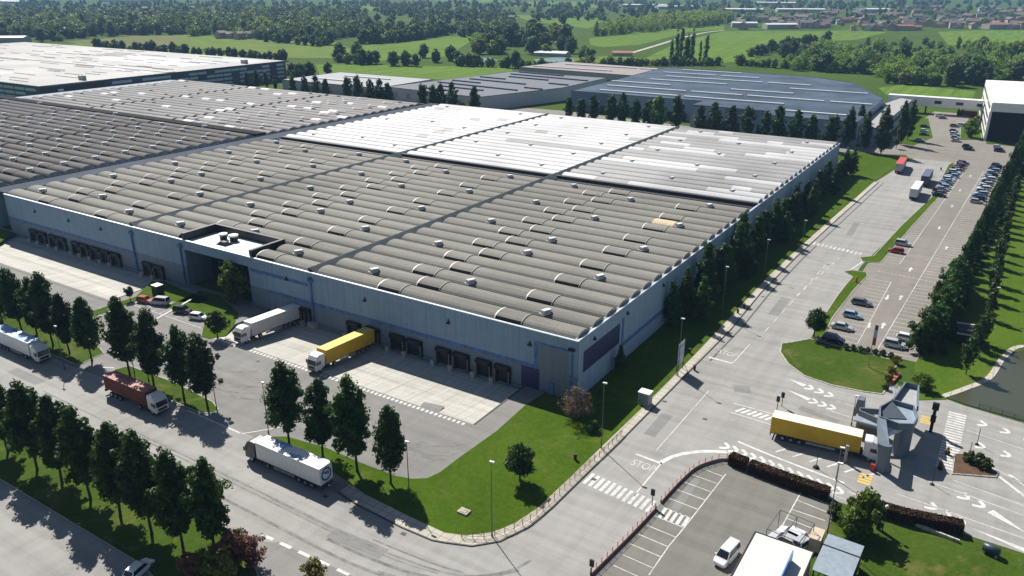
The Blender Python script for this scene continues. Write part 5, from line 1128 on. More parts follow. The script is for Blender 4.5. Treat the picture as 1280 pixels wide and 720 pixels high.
b = MB(); b.box(-2.0, 2.0, -2.6, 2.6, 0, 2.5); b.build('wall', MT['black'], t); b = MB(); b.box(-2.2, 2.2, 2.2, 2.8, 2.5, 2.75, 0); b.box(-2.2, 2.2, -2.9, -2.2, 2.2, 2.45, 0); b.box(-2.1, 2.1, -2.2, 2.2, 2.45, 2.6, 1); b.build('roof', [plain('pale roof edge', (.6, .58, .52), .6), MT['dark']], t)
x, y = g(1238, 693); t = thing('water_tank', (x, y, .08), -.25, 'dark cylindrical tank on the grass in the bottom right corner', 'tank'); b = MB(); b.tube([(-1.05, 0, .75), (-.95, 0, .75), (.95, 0, .75), (1.05, 0, .75)], [.35, .6, .6, .35], 14); b.build('tank_body', plain('slate tank', (.03, .05, .065), .4), t, True); b = MB(); b.box(-.8, -.6, -.5, .5, 0, .4); b.box(.6, .8, -.5, .5, 0, .4); b.build('leg', MT['kerb'], t)
b = MB(); b.box(-.6, .6, -.1, .1, 0, 2.6); o = tag(b.build('white_sign_board', MT['white']), 'white board standing at the right edge of the grass plot', 'sign'); o.location = (*g(1281, 705), .08); o.rotation_euler = (0, 0, 1.2)
x, y = g(580, 641); b = MB(); b.box(-.8, .8, -.6, .6, 0, .25); b.box(-.5, .5, -.4, .4, .25, .32); o = tag(b.build('manhole_slab', MT['pave']), 'pale concrete manhole slab in the lawn', 'manhole'); o.location = (x, y, .1)
x, y = g(217, 362 - 3); 
t = thing('parked_van', (*g(198, 367), .1), 0, 'small boxy white topped cabinet at the end of the left dock apron', 'cabinet'); b = MB(); b.box(-1.1, 1.1, -.9, .9, 0, 2.1); b.build('body', MT['dark'], t); b = MB(); b.box(-1.15, 1.15, -.95, .95, 2.1, 2.2); b.build('lid', MT['white'], t); t.name = 'equipment_cabinet'
# railings and fences
def railing(path, h, label, mr, mp, step=1.6, base=True, nrail=3, name='railing', mb=None):
    o0 = path[0]; P = [(p[0] - o0[0], p[1] - o0[1]) for p in path]; t = thing(name, (o0[0], o0[1], .1), 0, label, 'railing' if name == 'railing' else 'fence')
    b = MB()
    for k in range(nrail): b.tube([(x, y, h * (.35 + .65 * k / (nrail - 1))) for x, y in P], .03, 5)
    b.build('rail', mr, t)
    if base: b = MB(); b.wallstrip(P, .24, 0, .42); b.build('base_wall', mb or mr, t)
    pm = MB(); pm.box(-.035, .035, -.035, .035, 0, h + .05); p0 = None
    for x, y in along(P, step)[:100]:
        if p0 is None: p0 = pm.build('post', mp, t); p0.location = (x, y, 0)
        else: c = p0.copy(); COL.objects.link(c); c.parent = t; c.location = (x, y, 0)
PINK = plain('pink railing base', (.36, .24, .21), .8); PW = plain('whitish pink rail', (.60, .48, .45), .6); RUSTR = plain('rusty rail', (.16, .09, .07), .8)
railing(smoothline(gp((738, 720), (790, 668), (820, 636))), 1.1, 'pink railing between the road and the bottom right lot, lower stretch', PW, RUSTR, 1.3, True, 3, 'railing', PINK)
railing(smoothline(gp((826, 629), (848, 605), (870, 586), (895, 577), (910, 576))), 1.1, 'pink railing curving round the corner of the bottom right lot', PW, RUSTR, 1.3, True, 3, 'railing', PINK)
railing(smoothline([(-52.8, 70.3), (-49.4, 72.6), (-47.2, 77.2), (-46.6, 82.6), (-46.4, 90), (-46.1, 97)]), 1.0, 'rusty railing along the pavement round the lawn corner', RUSTR, RUSTR, 1.5, False)
railing(smoothline([(-46.0, 97.8), (-45.8, 106)]), 1.0, 'short rusty railing at the pavement by the bare tree', RUSTR, RUSTR, 1.5, False)
railing([(3.2, 147.2), (12, 145.6), (30, 144.6)], 1.0, 'dark fence along the lanes in front of the pond', MT['dark'], MT['dark'], 1.8, False, 3, 'fence')
# ------------------------------------------------------------------ gatehouse
GA = thing('gatehouse', (-8.5, 124.5, .04), 0, 'slate blue gatehouse with curved wall and open ring canopy over the gate lanes', 'gatehouse')
SLATE = plain('slate render', (.13, .165, .21), .55, 0, .4, .15, .6); SLATEL = plain('light slate metal', (.34, .41, .48), .35, .3)
def arcpts(cx, cy, rx, ry, a0, a1, n): return [(cx + rx * math.cos(a0 + (a1 - a0) * k / n), cy + ry * math.sin(a0 + (a1 - a0) * k / n)) for k in range(n + 1)]
b = MB(); b.loft([[(x, y, z) for x, y in arcpts(2.2, .3, 1.25, 1.9, 0, 2 * PI * 19 / 20, 19)] for z in (0, 5.6)]); b.build('curved_wall', SLATE, GA)
CAN = [(-1.4, -1.9), (1.4, -2.6), (3.3, -1.6), (3.6, 1.2), (2.6, 4.6), (-.6, 4.9), (-1.9, 1.4)]
b = MB(); b.prism(CAN, 5.4, 5.75, 0, None, True); b.build('canopy_roof', SLATEL, GA)
b = MB(); b.wallstrip(CAN, .22, 5.3, 6.5, 0, True); b.wallstrip([(-1.9, 1.4), (-4.6, .2), (-4.6, -.6), (-1.4, -1.9)], .22, 5.0, 6.0); b.build('canopy_edge', SLATE, GA)
b = MB(); b.loft([[(-1.8, -1.5, 5.76), (2.2, .6, 5.76), (-.6, 4.6, 5.76)], [(-1.8, -1.5, 5.9), (2.2, .6, 5.9), (-.6, 4.6, 6.4)]]); b.build('opening_shade', plain('slate darkened as shade', (.05, .065, .09), .6), GA)  # solid wedge in darkened slate, painting the shade of the canopy opening
b = MB(); b.prism([(-4.9, 1.2), (-1.2, 1.2), (-1.2, 4.6), (-4.9, 4.6)], 0, 3.0, 0); bo = b.build('booth', SLATE, GA)
b = MB(); b.box(-4.96, -4.9, 1.6, 4.2, 1.1, 2.3); b.box(-4.4, -1.7, 1.14, 1.2, 1.1, 2.3); b.build('window', MT['glass'], bo)
b = MB(); b.box(-5.3, -.9, .8, 5.0, 3.0, 3.25); b.build('booth_roof', SLATEL, bo)
b = MB(); b.loft([[(-5.9, 3.4, 2.6), (-4.4, 3.4, 2.6), (-4.4, 5.6, 2.6), (-5.9, 5.6, 2.6)], [(-5.6, 3.7, 5.6), (-4.6, 3.7, 5.6), (-4.6, 5.3, 5.6), (-5.6, 5.3, 5.6)]]); b.build('tower_block', SLATE, GA)
b = MB(); ell = lambda s, x, y, z: [(x + .95 * s * math.cos(2 * PI * k / 14), y + .6 * s * math.sin(2 * PI * k / 14), z) for k in range(14)]
b.loft([ell(1, .6, -7.0, 0), ell(1, .55, -7.1, 2.4), ell(1.05, .4, -7.3, 4.9)]); b.build('column', SLATE, GA, False)
b = MB(); b.loft([[(-.5, -7.6, 4.3), (1.1, -7.6, 4.3), (1.1, -7.6, 4.9), (-.5, -7.6, 4.9)], [(-1.8, -1.6, 5.6), (-.5, -2.0, 5.6), (-.5, -2.0, 6.4), (-1.8, -1.6, 6.4)]]); b.build('sloping_beam', SLATE, GA)
b = MB(); b.face([(-1.3, -1.6, 5.4), (1.3, -2.1, 5.4), (2.9, -.9, 5.3), (-.2, -4.6, 4.2)]); b.face([(-1.3, -1.6, 5.38), (-.2, -4.6, 4.18), (2.9, -.9, 5.28), (1.3, -2.1, 5.38)]); b.build('white_sail', MT['white'], GA)
b = MB(); b.loft([[(-.6, 4.6, 5.3), (3.2, 4.6, 5.3), (2.3, 12.6, 5.3), (.3, 12.6, 5.3)], [(-.6, 4.6, 5.6), (3.2, 4.6, 5.6), (2.3, 12.6, 5.6), (.3, 12.6, 5.6)]]); b.build('ramp_roof', plain('grey canopy slab', (.34, .35, .35), .6), GA)
b = MB(); b.wallstrip([(-.6, 4.6), (.3, 12.6), (2.3, 12.6), (3.2, 4.6)], .25, 5.6, 6.5); b.build('roof_upstand', SLATE, GA)
b = MB(); b.box(.2, .9, 9.5, 10.2, 0, 5.3); b.box(1.8, 2.5, 9.5, 10.2, 0, 5.3); b.build('pillar', MT['dark'], GA)
b = MB(); b.box(-.9, -.3, -7.9, -7.5, 0, 1.2); b.build('barrier_box', MT['red'], GA)
x, y = g(1163, 540); t = thing('signal_mast', (x, y, .04), 0, 'black mast with two signal boxes right of the gatehouse', 'signal'); b = MB(); b.box(-.25, .25, -.25, .25, 0, 4.2); b.build('mast', MT['black'], t)
b = MB(); b.box(-.5, .5, -.3, .3, 4.2, 5.4); b.box(-.4, .4, -.35, .35, 2.0, 3.0); b.build('signal_box', MT['black'], t)
t = thing('barrier_post', (*g(1056, 578), .04), 0, 'pale barrier post in front of the yellow truck cab', 'barrier'); b = MB(); b.box(-.2, .2, -.2, .2, 0, 3.0); b.build('post', MT['kerb'], t)
t = thing('sign_post', (*g(1020, 585), .04), 0, 'thin post with dark base in the lane below the yellow truck', 'sign post'); b = MB(); b.tube([(0, 0, 0), (0, 0, 3.4)], .05, 6); b.tube([(0, 0, 0), (0, 0, .4)], [.55, .3], 8); b.build('post', MT['dark'], t)
for k, (px, py, h) in enumerate(((1221, 556, 3.0), (1211, 571, 2.6), (1165, 606, 3.0))):
    t = thing('sign_post', (*g(px, py), .04), 0, ('thin post on the lane line above the planted median', 'thin post at the left tip of the planted median', 'thin post on the lane line below the zebra crossing')[k], 'sign post'); b = MB(); b.tube([(0, 0, 0), (0, 0, h)], .05, 6); b.tube([(0, 0, 0), (0, 0, .25)], [.35, .2], 8); b.build('post', MT['dark'], t)
for k, (px, py) in enumerate(((1184, 568), (1175, 587))):
    t = thing('planter', (*g(px, py), .05), 0, ('small planter on the zebra crossing, upper one', 'small planter on the zebra crossing, lower one')[k], 'planter'); b = MB(); b.tube([(0, 0, 0), (0, 0, .5)], [.3, .4], 10); b.build('tub', MT['dark'], t)
    link('plant', quads_mesh('plant', crown_pts(700 + k, (ovoid(.5, 1, .5), .4, 1.2), 12, 30, .22, .1), LEAF['yellow']), t)
# ------------------------------------------------------------------ small building bottom right
SB = thing('gate_office', (-15.2, 82, .04), 0, 'low building with flat white roof and blue panel in the bottom right lot', 'building')
b = MB(); b.box(-3.6, 3.5, -8, 6.1, 0, 3.3); b.build('wall', plain('pale office wall', (.5, .5, .5), .7), SB)
b = MB(); b.box(-3.7, 3.6, -8, 6.2, 3.3, 3.5); b.build('roof', plain('white flat roof', (.60, .585, .53), .55, 0, .4, .06), SB)
b = MB(); b.wallstrip([(-3.7, -8), (-3.7, 6.2), (3.6, 6.2), (3.6, -8)], .15, 3.45, 3.6); b.build('roof_edge', MT['dark'], SB)
b = MB(); b.box(1.6, 1.75, -2.4, 3.2, 3.5, 5.0); b.build('blue_panel', plain('bright blue panel', (.12, .24, .5), .4), SB)
b = MB(); b.box(1.75, 6.8, -8, 1.2, 3.0, 3.3); b.build('dark_roof', MT['black'], SB)
b = MB()
for k in range(3): b.box(-3.66, -3.6, -6 + k * 3.6, -3.6 + k * 3.6, 1, 2.3)
b.build('window', MT['glass'], SB)
SH = thing('open_shed', (-8.8, 89.6, .08), -.03, 'shed with sloping blue grey metal roof beside the white roofed building', 'shed')
b = MB(); b.loft([[(-2.2, -4.2, 2.9), (2.2, -4.2, 2.9), (2.2, 3.5, 3.2), (-2.2, 3.5, 3.2)], [(-2.2, -4.2, 3.0), (2.2, -4.2, 3.0), (2.2, 3.5, 3.3), (-2.2, 3.5, 3.3)]]); b.build('roof', plain('blue grey sheet', (.28, .335, .39), .45, .2), SH)
b = MB(); b.box(-2.25, 2.25, 1.0, 1.12, 3.16, 3.3); b.build('roof_seam', MT['dark'], SH)
b = MB()
for sx in (-2.0, 2.0):
    for yy in (-4, 0, 3.2): b.box(sx - .07, sx + .07, yy - .07, yy + .07, 0, 2.95)
b.box(2.05, 2.12, -4.2, 3.4, .1, 2.7); b.build('frame', MT['dark'], SH)
x, y = g(1019, 683); b = MB(); b.box(-.7, .7, -1.3, 1.3, 0, 1.9); b.box(-.75, .75, -1.35, 1.35, 1.9, 2.0); o = tag(b.build('beige_cabinet', plain('beige cabinet', (.50, .42, .32), .6)), 'beige cabinet between the white roof and the blue grey shed', 'cabinet'); o.location = (x, y, .08)
FR = thing('steel_frame', (-15.4, 92.2, .05), -.1, 'open dark steel frame standing over the cars beside the small building', 'frame')
b = MB()
for sx in (-2.3, 0, 2.3):
    b.tube([(sx, -2.2, 0), (sx, -2.2, 3.0)], .05, 6); b.tube([(sx, -2.2, 3.0), (sx, 2.4, 3.3)], .05, 6); b.tube([(sx, 2.4, 3.3), (sx, 2.4, 0)], .05, 6)
for yy, zz in ((-2.2, 3.0), (2.4, 3.3)): b.tube([(-2.3, yy, zz), (2.3, yy, zz)], .05, 6)
b.build('bars', plain('frame grey', (.10, .11, .12), .5), FR)
SG = thing('floodlight_mast', (*g(1098, 662), .08), 0, 'blue mast with white globe lamp behind the right rust hedge', 'floodlight'); b = MB(); b.box(-.3, .1, -.2, .2, 0, 3.4); b.tube([(.5, 0, 0), (.5, 0, 3.6)], .06, 6); b.build('mast', plain('dark blue mast', (.03, .05, .14), .4), SG)
b = MB(); b.tube([(.5, 0, 3.6), (.5, 0, 3.7), (.5, 0, 3.95), (.5, 0, 4.15)], [.1, .24, .26, .08], 10); b.build('globe', MT['white'], SG, True)
b = MB(); b.tube([(0, 0, 0), (0, 0, 1.75)], .06, 6); b.face([(-.3, -.07, 1.0), (.3, -.07, 1.0), (.3, -.07, 1.7), (-.3, -.07, 1.7)]); o = tag(b.build('road_sign', MT['white']), 'small white sign by the gatehouse roof', 'sign'); o.location = (*g(1119, 492), .1)
b = MB(); b.loft([[(-.6, -2.6, 0), (.6, -2.6, 0), (.6, 2.6, 0), (-.6, 2.6, 0)], [(-.5, -2.5, .35), (.5, -2.5, .35), (.5, 2.5, .35), (-.5, 2.5, .35)]]); o = tag(b.build('flower_trough', plain('terracotta bed', (.33, .11, .05), .8)), 'terracotta flower bed strip right of the grass island', 'flower bed'); o.location = (*g(1117, 474), .1); o.rotation_euler = (0, 0, -.15)
b = MB(); b.tube([(0, 0, 0), (0, 0, 1.2)], .3, 8); b.tube([(0, 0, 1.2), (0, 0, 1.6)], [.3, .05], 8); o = tag(b.build('orange_marker', plain('orange marker', (.65, .16, .02), .5)), 'orange marker on the short verge', 'marker'); o.location = (*g(1070, 353), .1)
# ------------------------------------------------------------------ countryside
def field(pts, m, label, z=.06): return sheet('field', gp(*pts), z, MT[m], label, 'field')
field([(84, 56), (170, 45), (232, 44), (330, 48), (420, 53), (440, 62), (430, 73), (330, 72), (200, 68), (120, 62)], 'field_b', 'yellow green hay field behind the striped hall')
field([(84, 52), (170, 45), (230, 46), (215, 57), (130, 60)], 'field_c', 'brownish patch of the hay field on the left', .1)
field([(440, 58), (520, 52), (560, 46), (600, 44), (560, 70), (500, 76), (455, 76)], 'field_a', 'bright green meadow in the upper middle')
field([(395, 80), (500, 82), (640, 84), (640, 92), (560, 100), (480, 96), (400, 97)], 'field_a', 'meadow strip behind the solar roof factory')
field([(736, 48), (790, 38), (860, 32), (906, 31), (905, 37), (860, 40), (800, 56), (752, 59), (738, 56)], 'field_a', 'long bright green field in front of the poplar belt')
field([(800, 76), (850, 52), (905, 39), (1000, 39), (1060, 38), (1110, 40), (1070, 50), (1010, 52), (960, 62), (940, 76), (860, 82)], 'field_a', 'large bright green field right of the poplars')
field([(1172, 40), (1220, 38), (1285, 38), (1285, 60), (1230, 60), (1185, 56)], 'field_a', 'bright green field at the upper right edge')
field([(1010, 76), (1060, 56), (1090, 56), (1075, 76), (1030, 88), (1000, 88)], 'field_b', 'rough sunny slope between the shrub belts')
field([(700, 74), (790, 68), (800, 76), (780, 86), (720, 86)], 'field_b', 'pale meadow by the pond')
field([(640, 19), (720, 20), (760, 24), (735, 36), (660, 26)], 'field_a', 'far green field in the upper middle', .2)
field([(560, 24), (640, 16), (650, 22), (600, 34)], 'field_a', 'far green field left of the middle', .2)
field([(640, 2), (760, 2), (780, 8), (700, 12), (640, 8)], 'field_a', 'farthest pale green field at the top', .25)
field([(430, 8), (480, 4), (485, 12), (440, 16)], 'field_a', 'far meadow among the woods', .2)
field([(540, 0), (620, -1), (630, 3), (560, 4)], 'field_a', 'farthest meadow at the top edge', .25)
field([(840, 22), (900, 24), (890, 28), (850, 27)], 'field_a', 'small meadow in front of the village', .2)
b = MB(); b.strip(smoothline(gp((790, 66), (820, 57), (850, 48), (880, 41), (905, 38))), 5, .12); struct(b.build('path', MT['pave']), 'pale farm track along the edge of the bright field', 'track')
struct(sheet('lake', gp((668, 74), (700, 71), (718, 73), (716, 83), (690, 86), (672, 84)), .1, MT['lake']), 'pale turquoise pond beyond the factories', 'lake')
struct(sheet('lake', gp((575, 74), (612, 72), (624, 76), (600, 80), (578, 80)), .1, MT['lake']), 'narrow pale pond behind the trees', 'lake')
def sample(poly, n, rn):
    xs = [p[0] for p in poly]; ys = [p[1] for p in poly]; out = []
    while len(out) < n:
        p = (rn.uniform(min(xs), max(xs)), rn.uniform(min(ys), max(ys)))
        if inside(p, poly): out.append(p)
    return out
RF = random.Random(21)
def scatter(poly, n, kinds, s0, s1, label, group):
    pts = sorted(sample(poly, n, RF), key=lambda p: -p[1]); keep = []
    for p in pts:
        x, y = g(*p); k = RF.choice(kinds); s = RF.uniform(s0, s1)
        tree(k, x, y, label, s, group, -.1, s * RF.uniform(.8, 1.1))
def line(pts, n, kinds, s0, s1, label, group, jit=1.2):
    for k in range(n):
        t = (k + RF.random() * .6) / n * (len(pts) - 1); i = min(int(t), len(pts) - 2); f = t - i
        x, y = g(pts[i][0] + (pts[i + 1][0] - pts[i][0]) * f + RF.uniform(-jit, jit), pts[i][1] + (pts[i + 1][1] - pts[i][1]) * f + RF.uniform(-jit, jit) * .4)
        s = RF.uniform(s0, s1); tree(RF.choice(kinds), x, y, label, s, group, -.1, s * RF.uniform(.8, 1.1))
D, Lt = ['field', 'field', 'fieldlight'], ['fieldlight', 'fieldlight', 'bright', 'field']
BELT = [(980, 72), (1010, 58), (1050, 62), (1090, 56), (1150, 52), (1200, 58), (1280, 68), (1280, 100), (1230, 106), (1150, 105), (1110, 98), (1060, 92), (990, 88)]
scatter(BELT, 28, ['fieldlight', 'bright', 'field'], .8, 1.4, 'large rounded tree standing out of the thick green belt', 'trees in the shrub belt')
line([(1190, 108), (1200, 100), (1215, 106), (1232, 108)], 6, ['field'], 1.2, 1.5, 'large dark tree behind the office block', 'dark trees behind the office')
line([(1105, 104), (1140, 105), (1180, 108)], 8, ['bright', 'fieldlight'], .9, 1.1, 'low bright tree on the edge of the mown meadow', 'meadow edge trees')
line([(935, 71), (960, 66), (985, 60), (1010, 55), (1040, 53)], 15, D, .7, 1.0, 'tree of the slanting hedgerow below the village', 'slanting hedgerow')
line([(925, 82), (960, 84), (1000, 86), (1040, 90), (1070, 92), (1095, 92)], 26, Lt, .6, 1.0, 'low tree along the rear edge of the slate blue hall', 'trees behind the blue hall')
line([(760, 84), (800, 82), (850, 82), (900, 82)], 26, Lt, .45, .75, 'low bush behind the blue hall near the poplars', 'bushes behind the blue hall')
for k, (px, py, s) in enumerate(((839, 80, .95), (846, 78, 1.05), (850, 79, 1.1), (856, 79, 1.0), (864, 80, 1.1), (874, 80, .7), (881, 80, 1.1), (860, 79, .9))):
    x, y = g(px, py); tree('poplar', x, y, f'tall thin poplar in the middle distance group, {ORD[k]} planted', s, 'tall poplars beyond the blue hall', 0)
scatter([(640, 52), (660, 42), (700, 40), (720, 50), (725, 66), (690, 70), (650, 68), (636, 62)], 26, D, 1.2, 1.6, 'large dark round tree in the grove by the pond', 'grove by the pond')
scatter([(585, 62), (600, 48), (640, 46), (646, 60), (630, 68), (600, 70)], 22, D, 1.2, 1.6, 'dark tree in the grove left of the pond', 'grove left of the pond')
line([(570, 82), (600, 83), (640, 85), (670, 87), (700, 88), (740, 87), (770, 85)], 30, Lt, .6, 1.0, 'bush along the near shore of the pond', 'shore bushes')
scatter([(715, 60), (740, 62), (760, 76), (745, 84), (725, 78)], 9, Lt, .5, .9, 'small tree right of the pond', 'trees right of the pond')
line([(450, 54), (480, 54), (510, 51), (540, 46), (560, 42)], 24, D, 1.0, 1.5, 'tree in the dark belt across the upper meadow', 'dark belt in the upper meadow')
scatter([(440, 34), (470, 22), (500, 34), (530, 30), (560, 36), (550, 44), (500, 48), (450, 46)], 34, D, 1.0, 1.5, 'tree in the dense wood of the upper middle', 'wood in the upper middle')
line([(420, 78), (450, 80), (475, 80)], 6, D, .7, 1.1, 'tree at the near edge of the meadow', 'near meadow trees')
for px, py, s in ((425, 76, 1.0), (446, 72, .9), (410, 94, .55), (492, 82, .8), (507, 82, .75), (520, 83, .6), (530, 72, .8), (545, 78, .7), (563, 76, .8), (572, 78, .7)):
    x, y = g(px, py); tree('field', x, y, 'single dark tree or bush in the meadow behind the factories', s * 1.25, 'lone meadow trees', 0)
line([(120, 60), (150, 63), (200, 67), (260, 70), (320, 74), (360, 76)], 34, D, .5, .85, 'bush of the hedge behind the white roofed hall', 'hedge behind the white hall')
scatter([(70, 54), (120, 40), (160, 44), (210, 44), (240, 46), (200, 40), (60, 46), (20, 48), (0, 52), (0, 44), (60, 40), (40, 56)], 22, D, .9, 1.3, 'tree at the front edge of the left woods', 'front of the left woods')
line([(330, 52), (360, 54), (395, 58), (415, 56)], 12, D, .7, 1.1, 'tree at the right end of the left woods', 'right end of the left woods')
for px, py, s in ((704, 30, 1.3), (790, 20, 1.2), (752, 20, 1.2), (732, 10, 1.2), (712, 10, 1.2), (672, 18, .8), (680, 24, .5)):
    x, y = g(px, py); tree('field', x, y, 'solitary dark tree in the far fields', s, 'solitary far trees', 0)
# far woods: nobody could count these trees
def wood(name, polys, label, seed, mat, size=(7, 12), per=60, leaf=1.5, cone=False):
    rn = np.random.default_rng(seed); r2 = random.Random(seed); out = []
    base = [crown_pts(seed * 10 + k, (ovoid(.5, 1.0, .5), .0, 1.0), per, 12, .19, 1.0) for k in range(4)]
    cent = [bb.reshape(-1, 4, 3) for bb in base]
    for poly, n in polys:
        for p in sample(poly, n, r2):
            x, y = g(*p); h = r2.uniform(*size); dist = math.hypot(x, y); h *= r2.choice((.55, .8, 1, 1, 1.25)); wv = h * r2.choice((.5, .9, 1.1, 1.3, 1.7))
            q = cent[r2.randrange(4)].copy(); c = q.mean(1, keepdims=True); lf = (leaf + dist / 1500) ; q = c * np.array([wv, wv, h]) + (q - c) * lf * .5
            a = r2.uniform(0, 6.28); cs, sn = math.cos(a), math.sin(a)
            X = q[..., 0] * cs - q[..., 1] * sn + x; Y = q[..., 0] * sn + q[..., 1] * cs + y
            out.append(np.stack([X, Y, q[..., 2]], -1).reshape(-1, 3))
    o = link(name, quads_mesh(name, np.concatenate(out), LEAF[mat])); return tag(o, label, 'woods', None, 'stuff')
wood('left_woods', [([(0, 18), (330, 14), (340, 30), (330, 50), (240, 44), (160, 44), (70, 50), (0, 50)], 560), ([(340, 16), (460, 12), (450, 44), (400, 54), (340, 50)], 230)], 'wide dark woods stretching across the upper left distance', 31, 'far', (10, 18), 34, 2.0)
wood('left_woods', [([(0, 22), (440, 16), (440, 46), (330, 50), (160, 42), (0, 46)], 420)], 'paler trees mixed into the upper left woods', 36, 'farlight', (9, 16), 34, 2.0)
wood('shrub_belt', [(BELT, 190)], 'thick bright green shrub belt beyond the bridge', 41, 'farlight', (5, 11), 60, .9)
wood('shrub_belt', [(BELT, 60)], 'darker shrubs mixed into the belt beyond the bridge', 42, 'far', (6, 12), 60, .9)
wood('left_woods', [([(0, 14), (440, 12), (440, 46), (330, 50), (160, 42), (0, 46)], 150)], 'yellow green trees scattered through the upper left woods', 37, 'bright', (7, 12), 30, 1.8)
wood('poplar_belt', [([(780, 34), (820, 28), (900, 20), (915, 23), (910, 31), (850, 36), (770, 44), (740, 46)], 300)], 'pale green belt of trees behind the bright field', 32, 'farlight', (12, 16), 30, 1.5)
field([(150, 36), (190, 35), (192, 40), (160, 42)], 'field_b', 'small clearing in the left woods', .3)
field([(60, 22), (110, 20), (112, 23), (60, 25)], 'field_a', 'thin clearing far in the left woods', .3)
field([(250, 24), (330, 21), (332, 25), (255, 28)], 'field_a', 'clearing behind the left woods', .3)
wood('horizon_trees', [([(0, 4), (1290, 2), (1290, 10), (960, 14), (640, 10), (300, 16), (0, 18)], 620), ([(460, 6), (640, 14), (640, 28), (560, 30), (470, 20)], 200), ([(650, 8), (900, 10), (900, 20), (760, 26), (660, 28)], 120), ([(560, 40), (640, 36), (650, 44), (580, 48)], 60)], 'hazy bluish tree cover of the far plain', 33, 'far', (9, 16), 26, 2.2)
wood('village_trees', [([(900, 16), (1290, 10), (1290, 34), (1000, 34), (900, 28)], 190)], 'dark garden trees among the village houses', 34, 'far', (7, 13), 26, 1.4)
# ------------------------------------------------------------------ village, farms and far sheds
def house_mesh(v):
    t = bpy.data.objects.new('village_house', None); COL.objects.link(t); t['category'] = 'house'
    L, W, H, rf = ((13, 9, 6, 2.4), (16, 10, 6.5, 2.6), (11, 10, 7.5, 2.2), (20, 11, 5, 2.4))[v % 4]
    b = MB(); b.box(-L / 2, L / 2, -W / 2, W / 2, 0, H); b.loft([[(-L / 2, -W / 2, H), (-L / 2, W / 2, H), (-L / 2, 0, H + rf)], [(L / 2, -W / 2, H), (L / 2, W / 2, H), (L / 2, 0, H + rf)]])
    for s in (-1, 1):
        for k in range(3):
            for z in (1.2, 4.0): b.box(-L / 2 + 1.5 + k * (L - 4) / 2, -L / 2 + 2.7 + k * (L - 4) / 2, s * W / 2 - .05, s * W / 2 + .05, z, z + 1.4, 1)
    wl = b.build('wall', [plain('house render ' + str(v), ((.5, .42, .32), (.48, .45, .42), (.42, .33, .25), (.5, .36, .2), (.55, .52, .48))[v % 5], .8), MT['glass']], t)
    b = MB()
    for s in (-1, 1): b.loft([[(-L / 2 - .6, s * (W / 2 + .7), H - .35), (L / 2 + .6, s * (W / 2 + .7), H - .35), (L / 2 + .6, 0, H + rf + .05), (-L / 2 - .6, 0, H + rf + .05)], [(-L / 2 - .6, s * (W / 2 + .7), H - .1), (L / 2 + .6, s * (W / 2 + .7), H - .1), (L / 2 + .6, 0, H + rf + .3), (-L / 2 - .6, 0, H + rf + .3)]])
    b.obox((L * .2, W * .12, H + rf + .2), (.9, .9, 1.8)); b.build('roof', plain('house roof ' + str(v), ((.15, .105, .095), (.15, .125, .12), (.13, .105, .105), (.17, .1, .085), (.13, .125, .13))[v % 5], .8), t)
    return t
HM = [house_mesh(v) for v in range(5)]; HU = [False] * 5
def house(x, y, label, group, s=1.0, v=None):
    v = RF.randrange(5) if v is None else v
    if not HU[v]: o = HM[v]; HU[v] = True
    else: o = copy_tree(HM[v])
    o.location = (x, y, -.1); o.rotation_euler = (0, 0, RF.choice((0, .4, 1.2, 1.57, 2.0)) + RF.uniform(-.2, .2)); o.scale = (s,) * 3; o['label'] = label; o['group'] = group
for p in sample([(960, 26), (1000, 22), (1060, 14), (1200, 10), (1290, 12), (1290, 37), (1190, 36), (1120, 39), (1080, 39), (960, 35)], 150, RF): house(*g(*p), 'village house with brownish tiled roof in the upper right distance', 'village houses', RF.uniform(.9, 1.35))
for p in sample([(900, 28), (960, 22), (1000, 26), (1000, 38), (930, 38)], 20, RF): house(*g(*p), 'house at the left end of the village by the bright field', 'houses at the village edge', RF.uniform(.8, 1.2))
for p in sample([(150, 14), (300, 10), (310, 18), (200, 26), (150, 24)], 14, RF): house(*g(*p), 'house with reddish roof among the left woods', 'houses in the left woods', RF.uniform(.9, 1.3))
for px, py in ((277, 48), (288, 48), (300, 49), (312, 48), (614, 24), (628, 26), (640, 26), (400, 44), (424, 46)): house(*g(px, py), 'farm house between trees in the upper left countryside', 'scattered farm houses', 1.0)
def far_shed(px, py, L, W, h, rz, lb, roof):
    x, y = g(px, py); t = thing('far_shed', (x, y, -.1), rz, lb, 'shed'); b = MB(); b.box(-L / 2, L / 2, -W / 2, W / 2, 0, h); b.build('wall', MT['ringdim'], t)
    b = MB(); b.loft([[(-L / 2, -W / 2 - .5, h), (-L / 2, 0, h + 1.6), (-L / 2, W / 2 + .5, h)], [(L / 2, -W / 2 - .5, h), (L / 2, 0, h + 1.6), (L / 2, W / 2 + .5, h)]]); b.build('roof', roof, t)
PALE = plain('pale shed roof', (.62, .63, .64), .5)
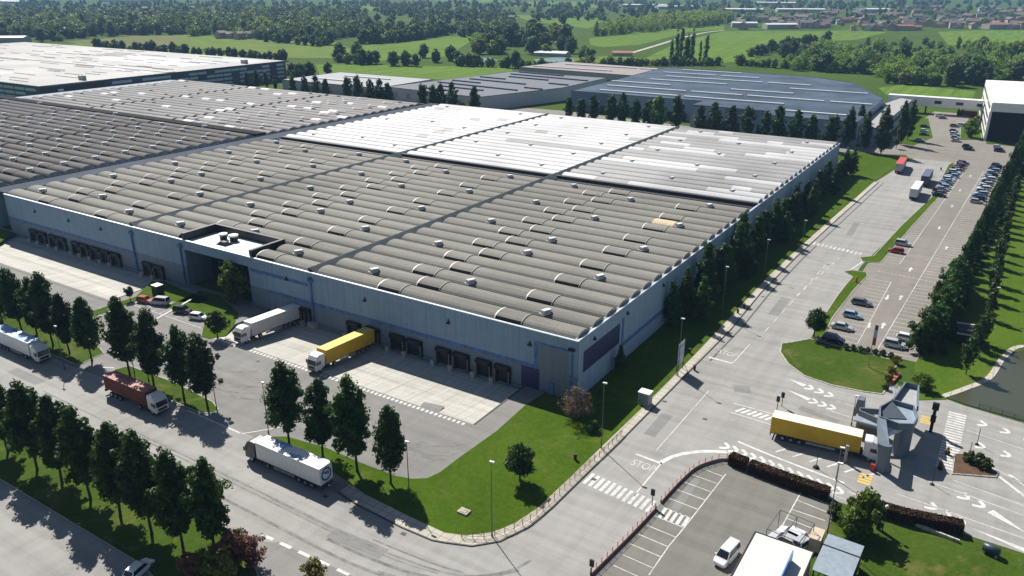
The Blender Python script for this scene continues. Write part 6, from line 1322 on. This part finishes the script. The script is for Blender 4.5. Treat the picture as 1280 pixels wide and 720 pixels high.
for k, (px, py, L, W, lb) in enumerate(((790, 9, 50, 24, 'white roofed shed left of the long far halls'), (815, 9, 80, 30, 'grey white far hall above the poplar belt'), (848, 11, 120, 40, 'long pale vaulted hall in the far distance'), (930, 15, 90, 40, 'beige far hall left of the village'), (1000, 15, 110, 40, 'long pale hall above the village'), (1092, 15, 70, 30, 'bright white hall behind the village'), (970, 6, 120, 40, 'faint far hall at the top right'), (930, 34, 40, 18, 'white roofed farm building at the edge of the bright field'),
        (975, 36, 50, 20, 'grey farm building at the edge of the bright field'), (690, 70, 34, 14, 'dark boathouse with pale roof by the pond'), (778, 70, 20, 10, 'small pale hut right of the pond'), (8, 54, 50, 20, 'pale shed left of the woods'), (20, 4, 160, 50, 'hazy white hall at the upper left edge'), (160, 2, 200, 50, 'hazy white hall at the top left'), (1250, 36, 50, 20, 'reddish roofed barn at the right edge of the village'), (1130, 38, 26, 14, 'orange building at the front of the village'))):
    far_shed(px, py, L, W, 7 if k not in (9, 10) else 3.5, YAW * .3 + (k % 3) * .25, lb, PALE if k not in (14, 15, 10) else (plain('rust roof', (.30, .10, .06), .7)))
# ------------------------------------------------------------------ air, sky, sun, camera
b = MB(); b.box(-6600, 6600, -2600, 7600, -1.6, 76); hz = b.build('haze', []); hz.data.materials.clear()
m, nt, out = new_mat('air'); pv = nt.nodes.new('ShaderNodeVolumePrincipled'); pv.inputs['Color'].default_value = (.36, .62, 1, 1); pv.inputs['Density'].default_value = HAZE; pv.inputs['Anisotropy'].default_value = 0
nt.links.new(pv.outputs[0], out.inputs['Volume']); hz.data.materials.append(m); tag(hz, 'thin bluish haze over the far plain', 'haze', None, 'stuff')
SUN_EL, SUN_AZ = rad(45.5), rad(149)      # direction towards the sun, angle from +x
w = bpy.data.worlds.new('World'); SC.world = w; w.use_nodes = True; nt = w.node_tree; bg = nt.nodes['Background']
sky = nt.nodes.new('ShaderNodeTexSky'); sky.sky_type = 'NISHITA'; sky.sun_disc = False; sky.sun_elevation = SUN_EL; sky.sun_rotation = rad(90) - SUN_AZ; sky.air_density = 1.0; sky.dust_density = .8; sky.ozone_density = 1.5
nt.links.new(sky.outputs[0], bg.inputs[0]); bg.inputs[1].default_value = SKYS
ld = bpy.data.lights.new('sun', 'SUN'); ld.energy = SUNS; ld.angle = rad(.5); ld.color = (1, .95, .87); lo = bpy.data.objects.new('sun', ld); COL.objects.link(lo)
dv = Vector((math.cos(SUN_AZ) * math.cos(SUN_EL), math.sin(SUN_AZ) * math.cos(SUN_EL), math.sin(SUN_EL))); lo.rotation_euler = dv.to_track_quat('Z', 'Y').to_euler(); lo.location = (-100, 100, 300)
cd = bpy.data.cameras.new('camera'); cd.sensor_width = 36; cd.lens = FOC / 1280 * 36; cd.clip_start = 1; cd.clip_end = 20000
co = bpy.data.objects.new('camera', cd); COL.objects.link(co); co.location = (0, 0, CAMH); co.rotation_euler = (PI / 2 - PITCH, 0, YAW); SC.camera = co
SC.view_settings.view_transform = 'Standard'; SC.view_settings.look = 'None'; SC.view_settings.gamma = 1; SC.view_settings.use_curve_mapping = False; SC.view_settings.exposure = EXPO
SC.render.engine = 'CYCLES'; SC.cycles.max_bounces = 6; SC.cycles.diffuse_bounces = 3; SC.cycles.glossy_bounces = 2; SC.cycles.transmission_bounces = 3; SC.cycles.volume_bounces = 0; SC.cycles.use_denoising = True
for L_, used, _ in KINDS.values():
    for o, u in zip(L_, used):
        if not u:
            for c in list(o.children): bpy.data.objects.remove(c)
            bpy.data.objects.remove(o)
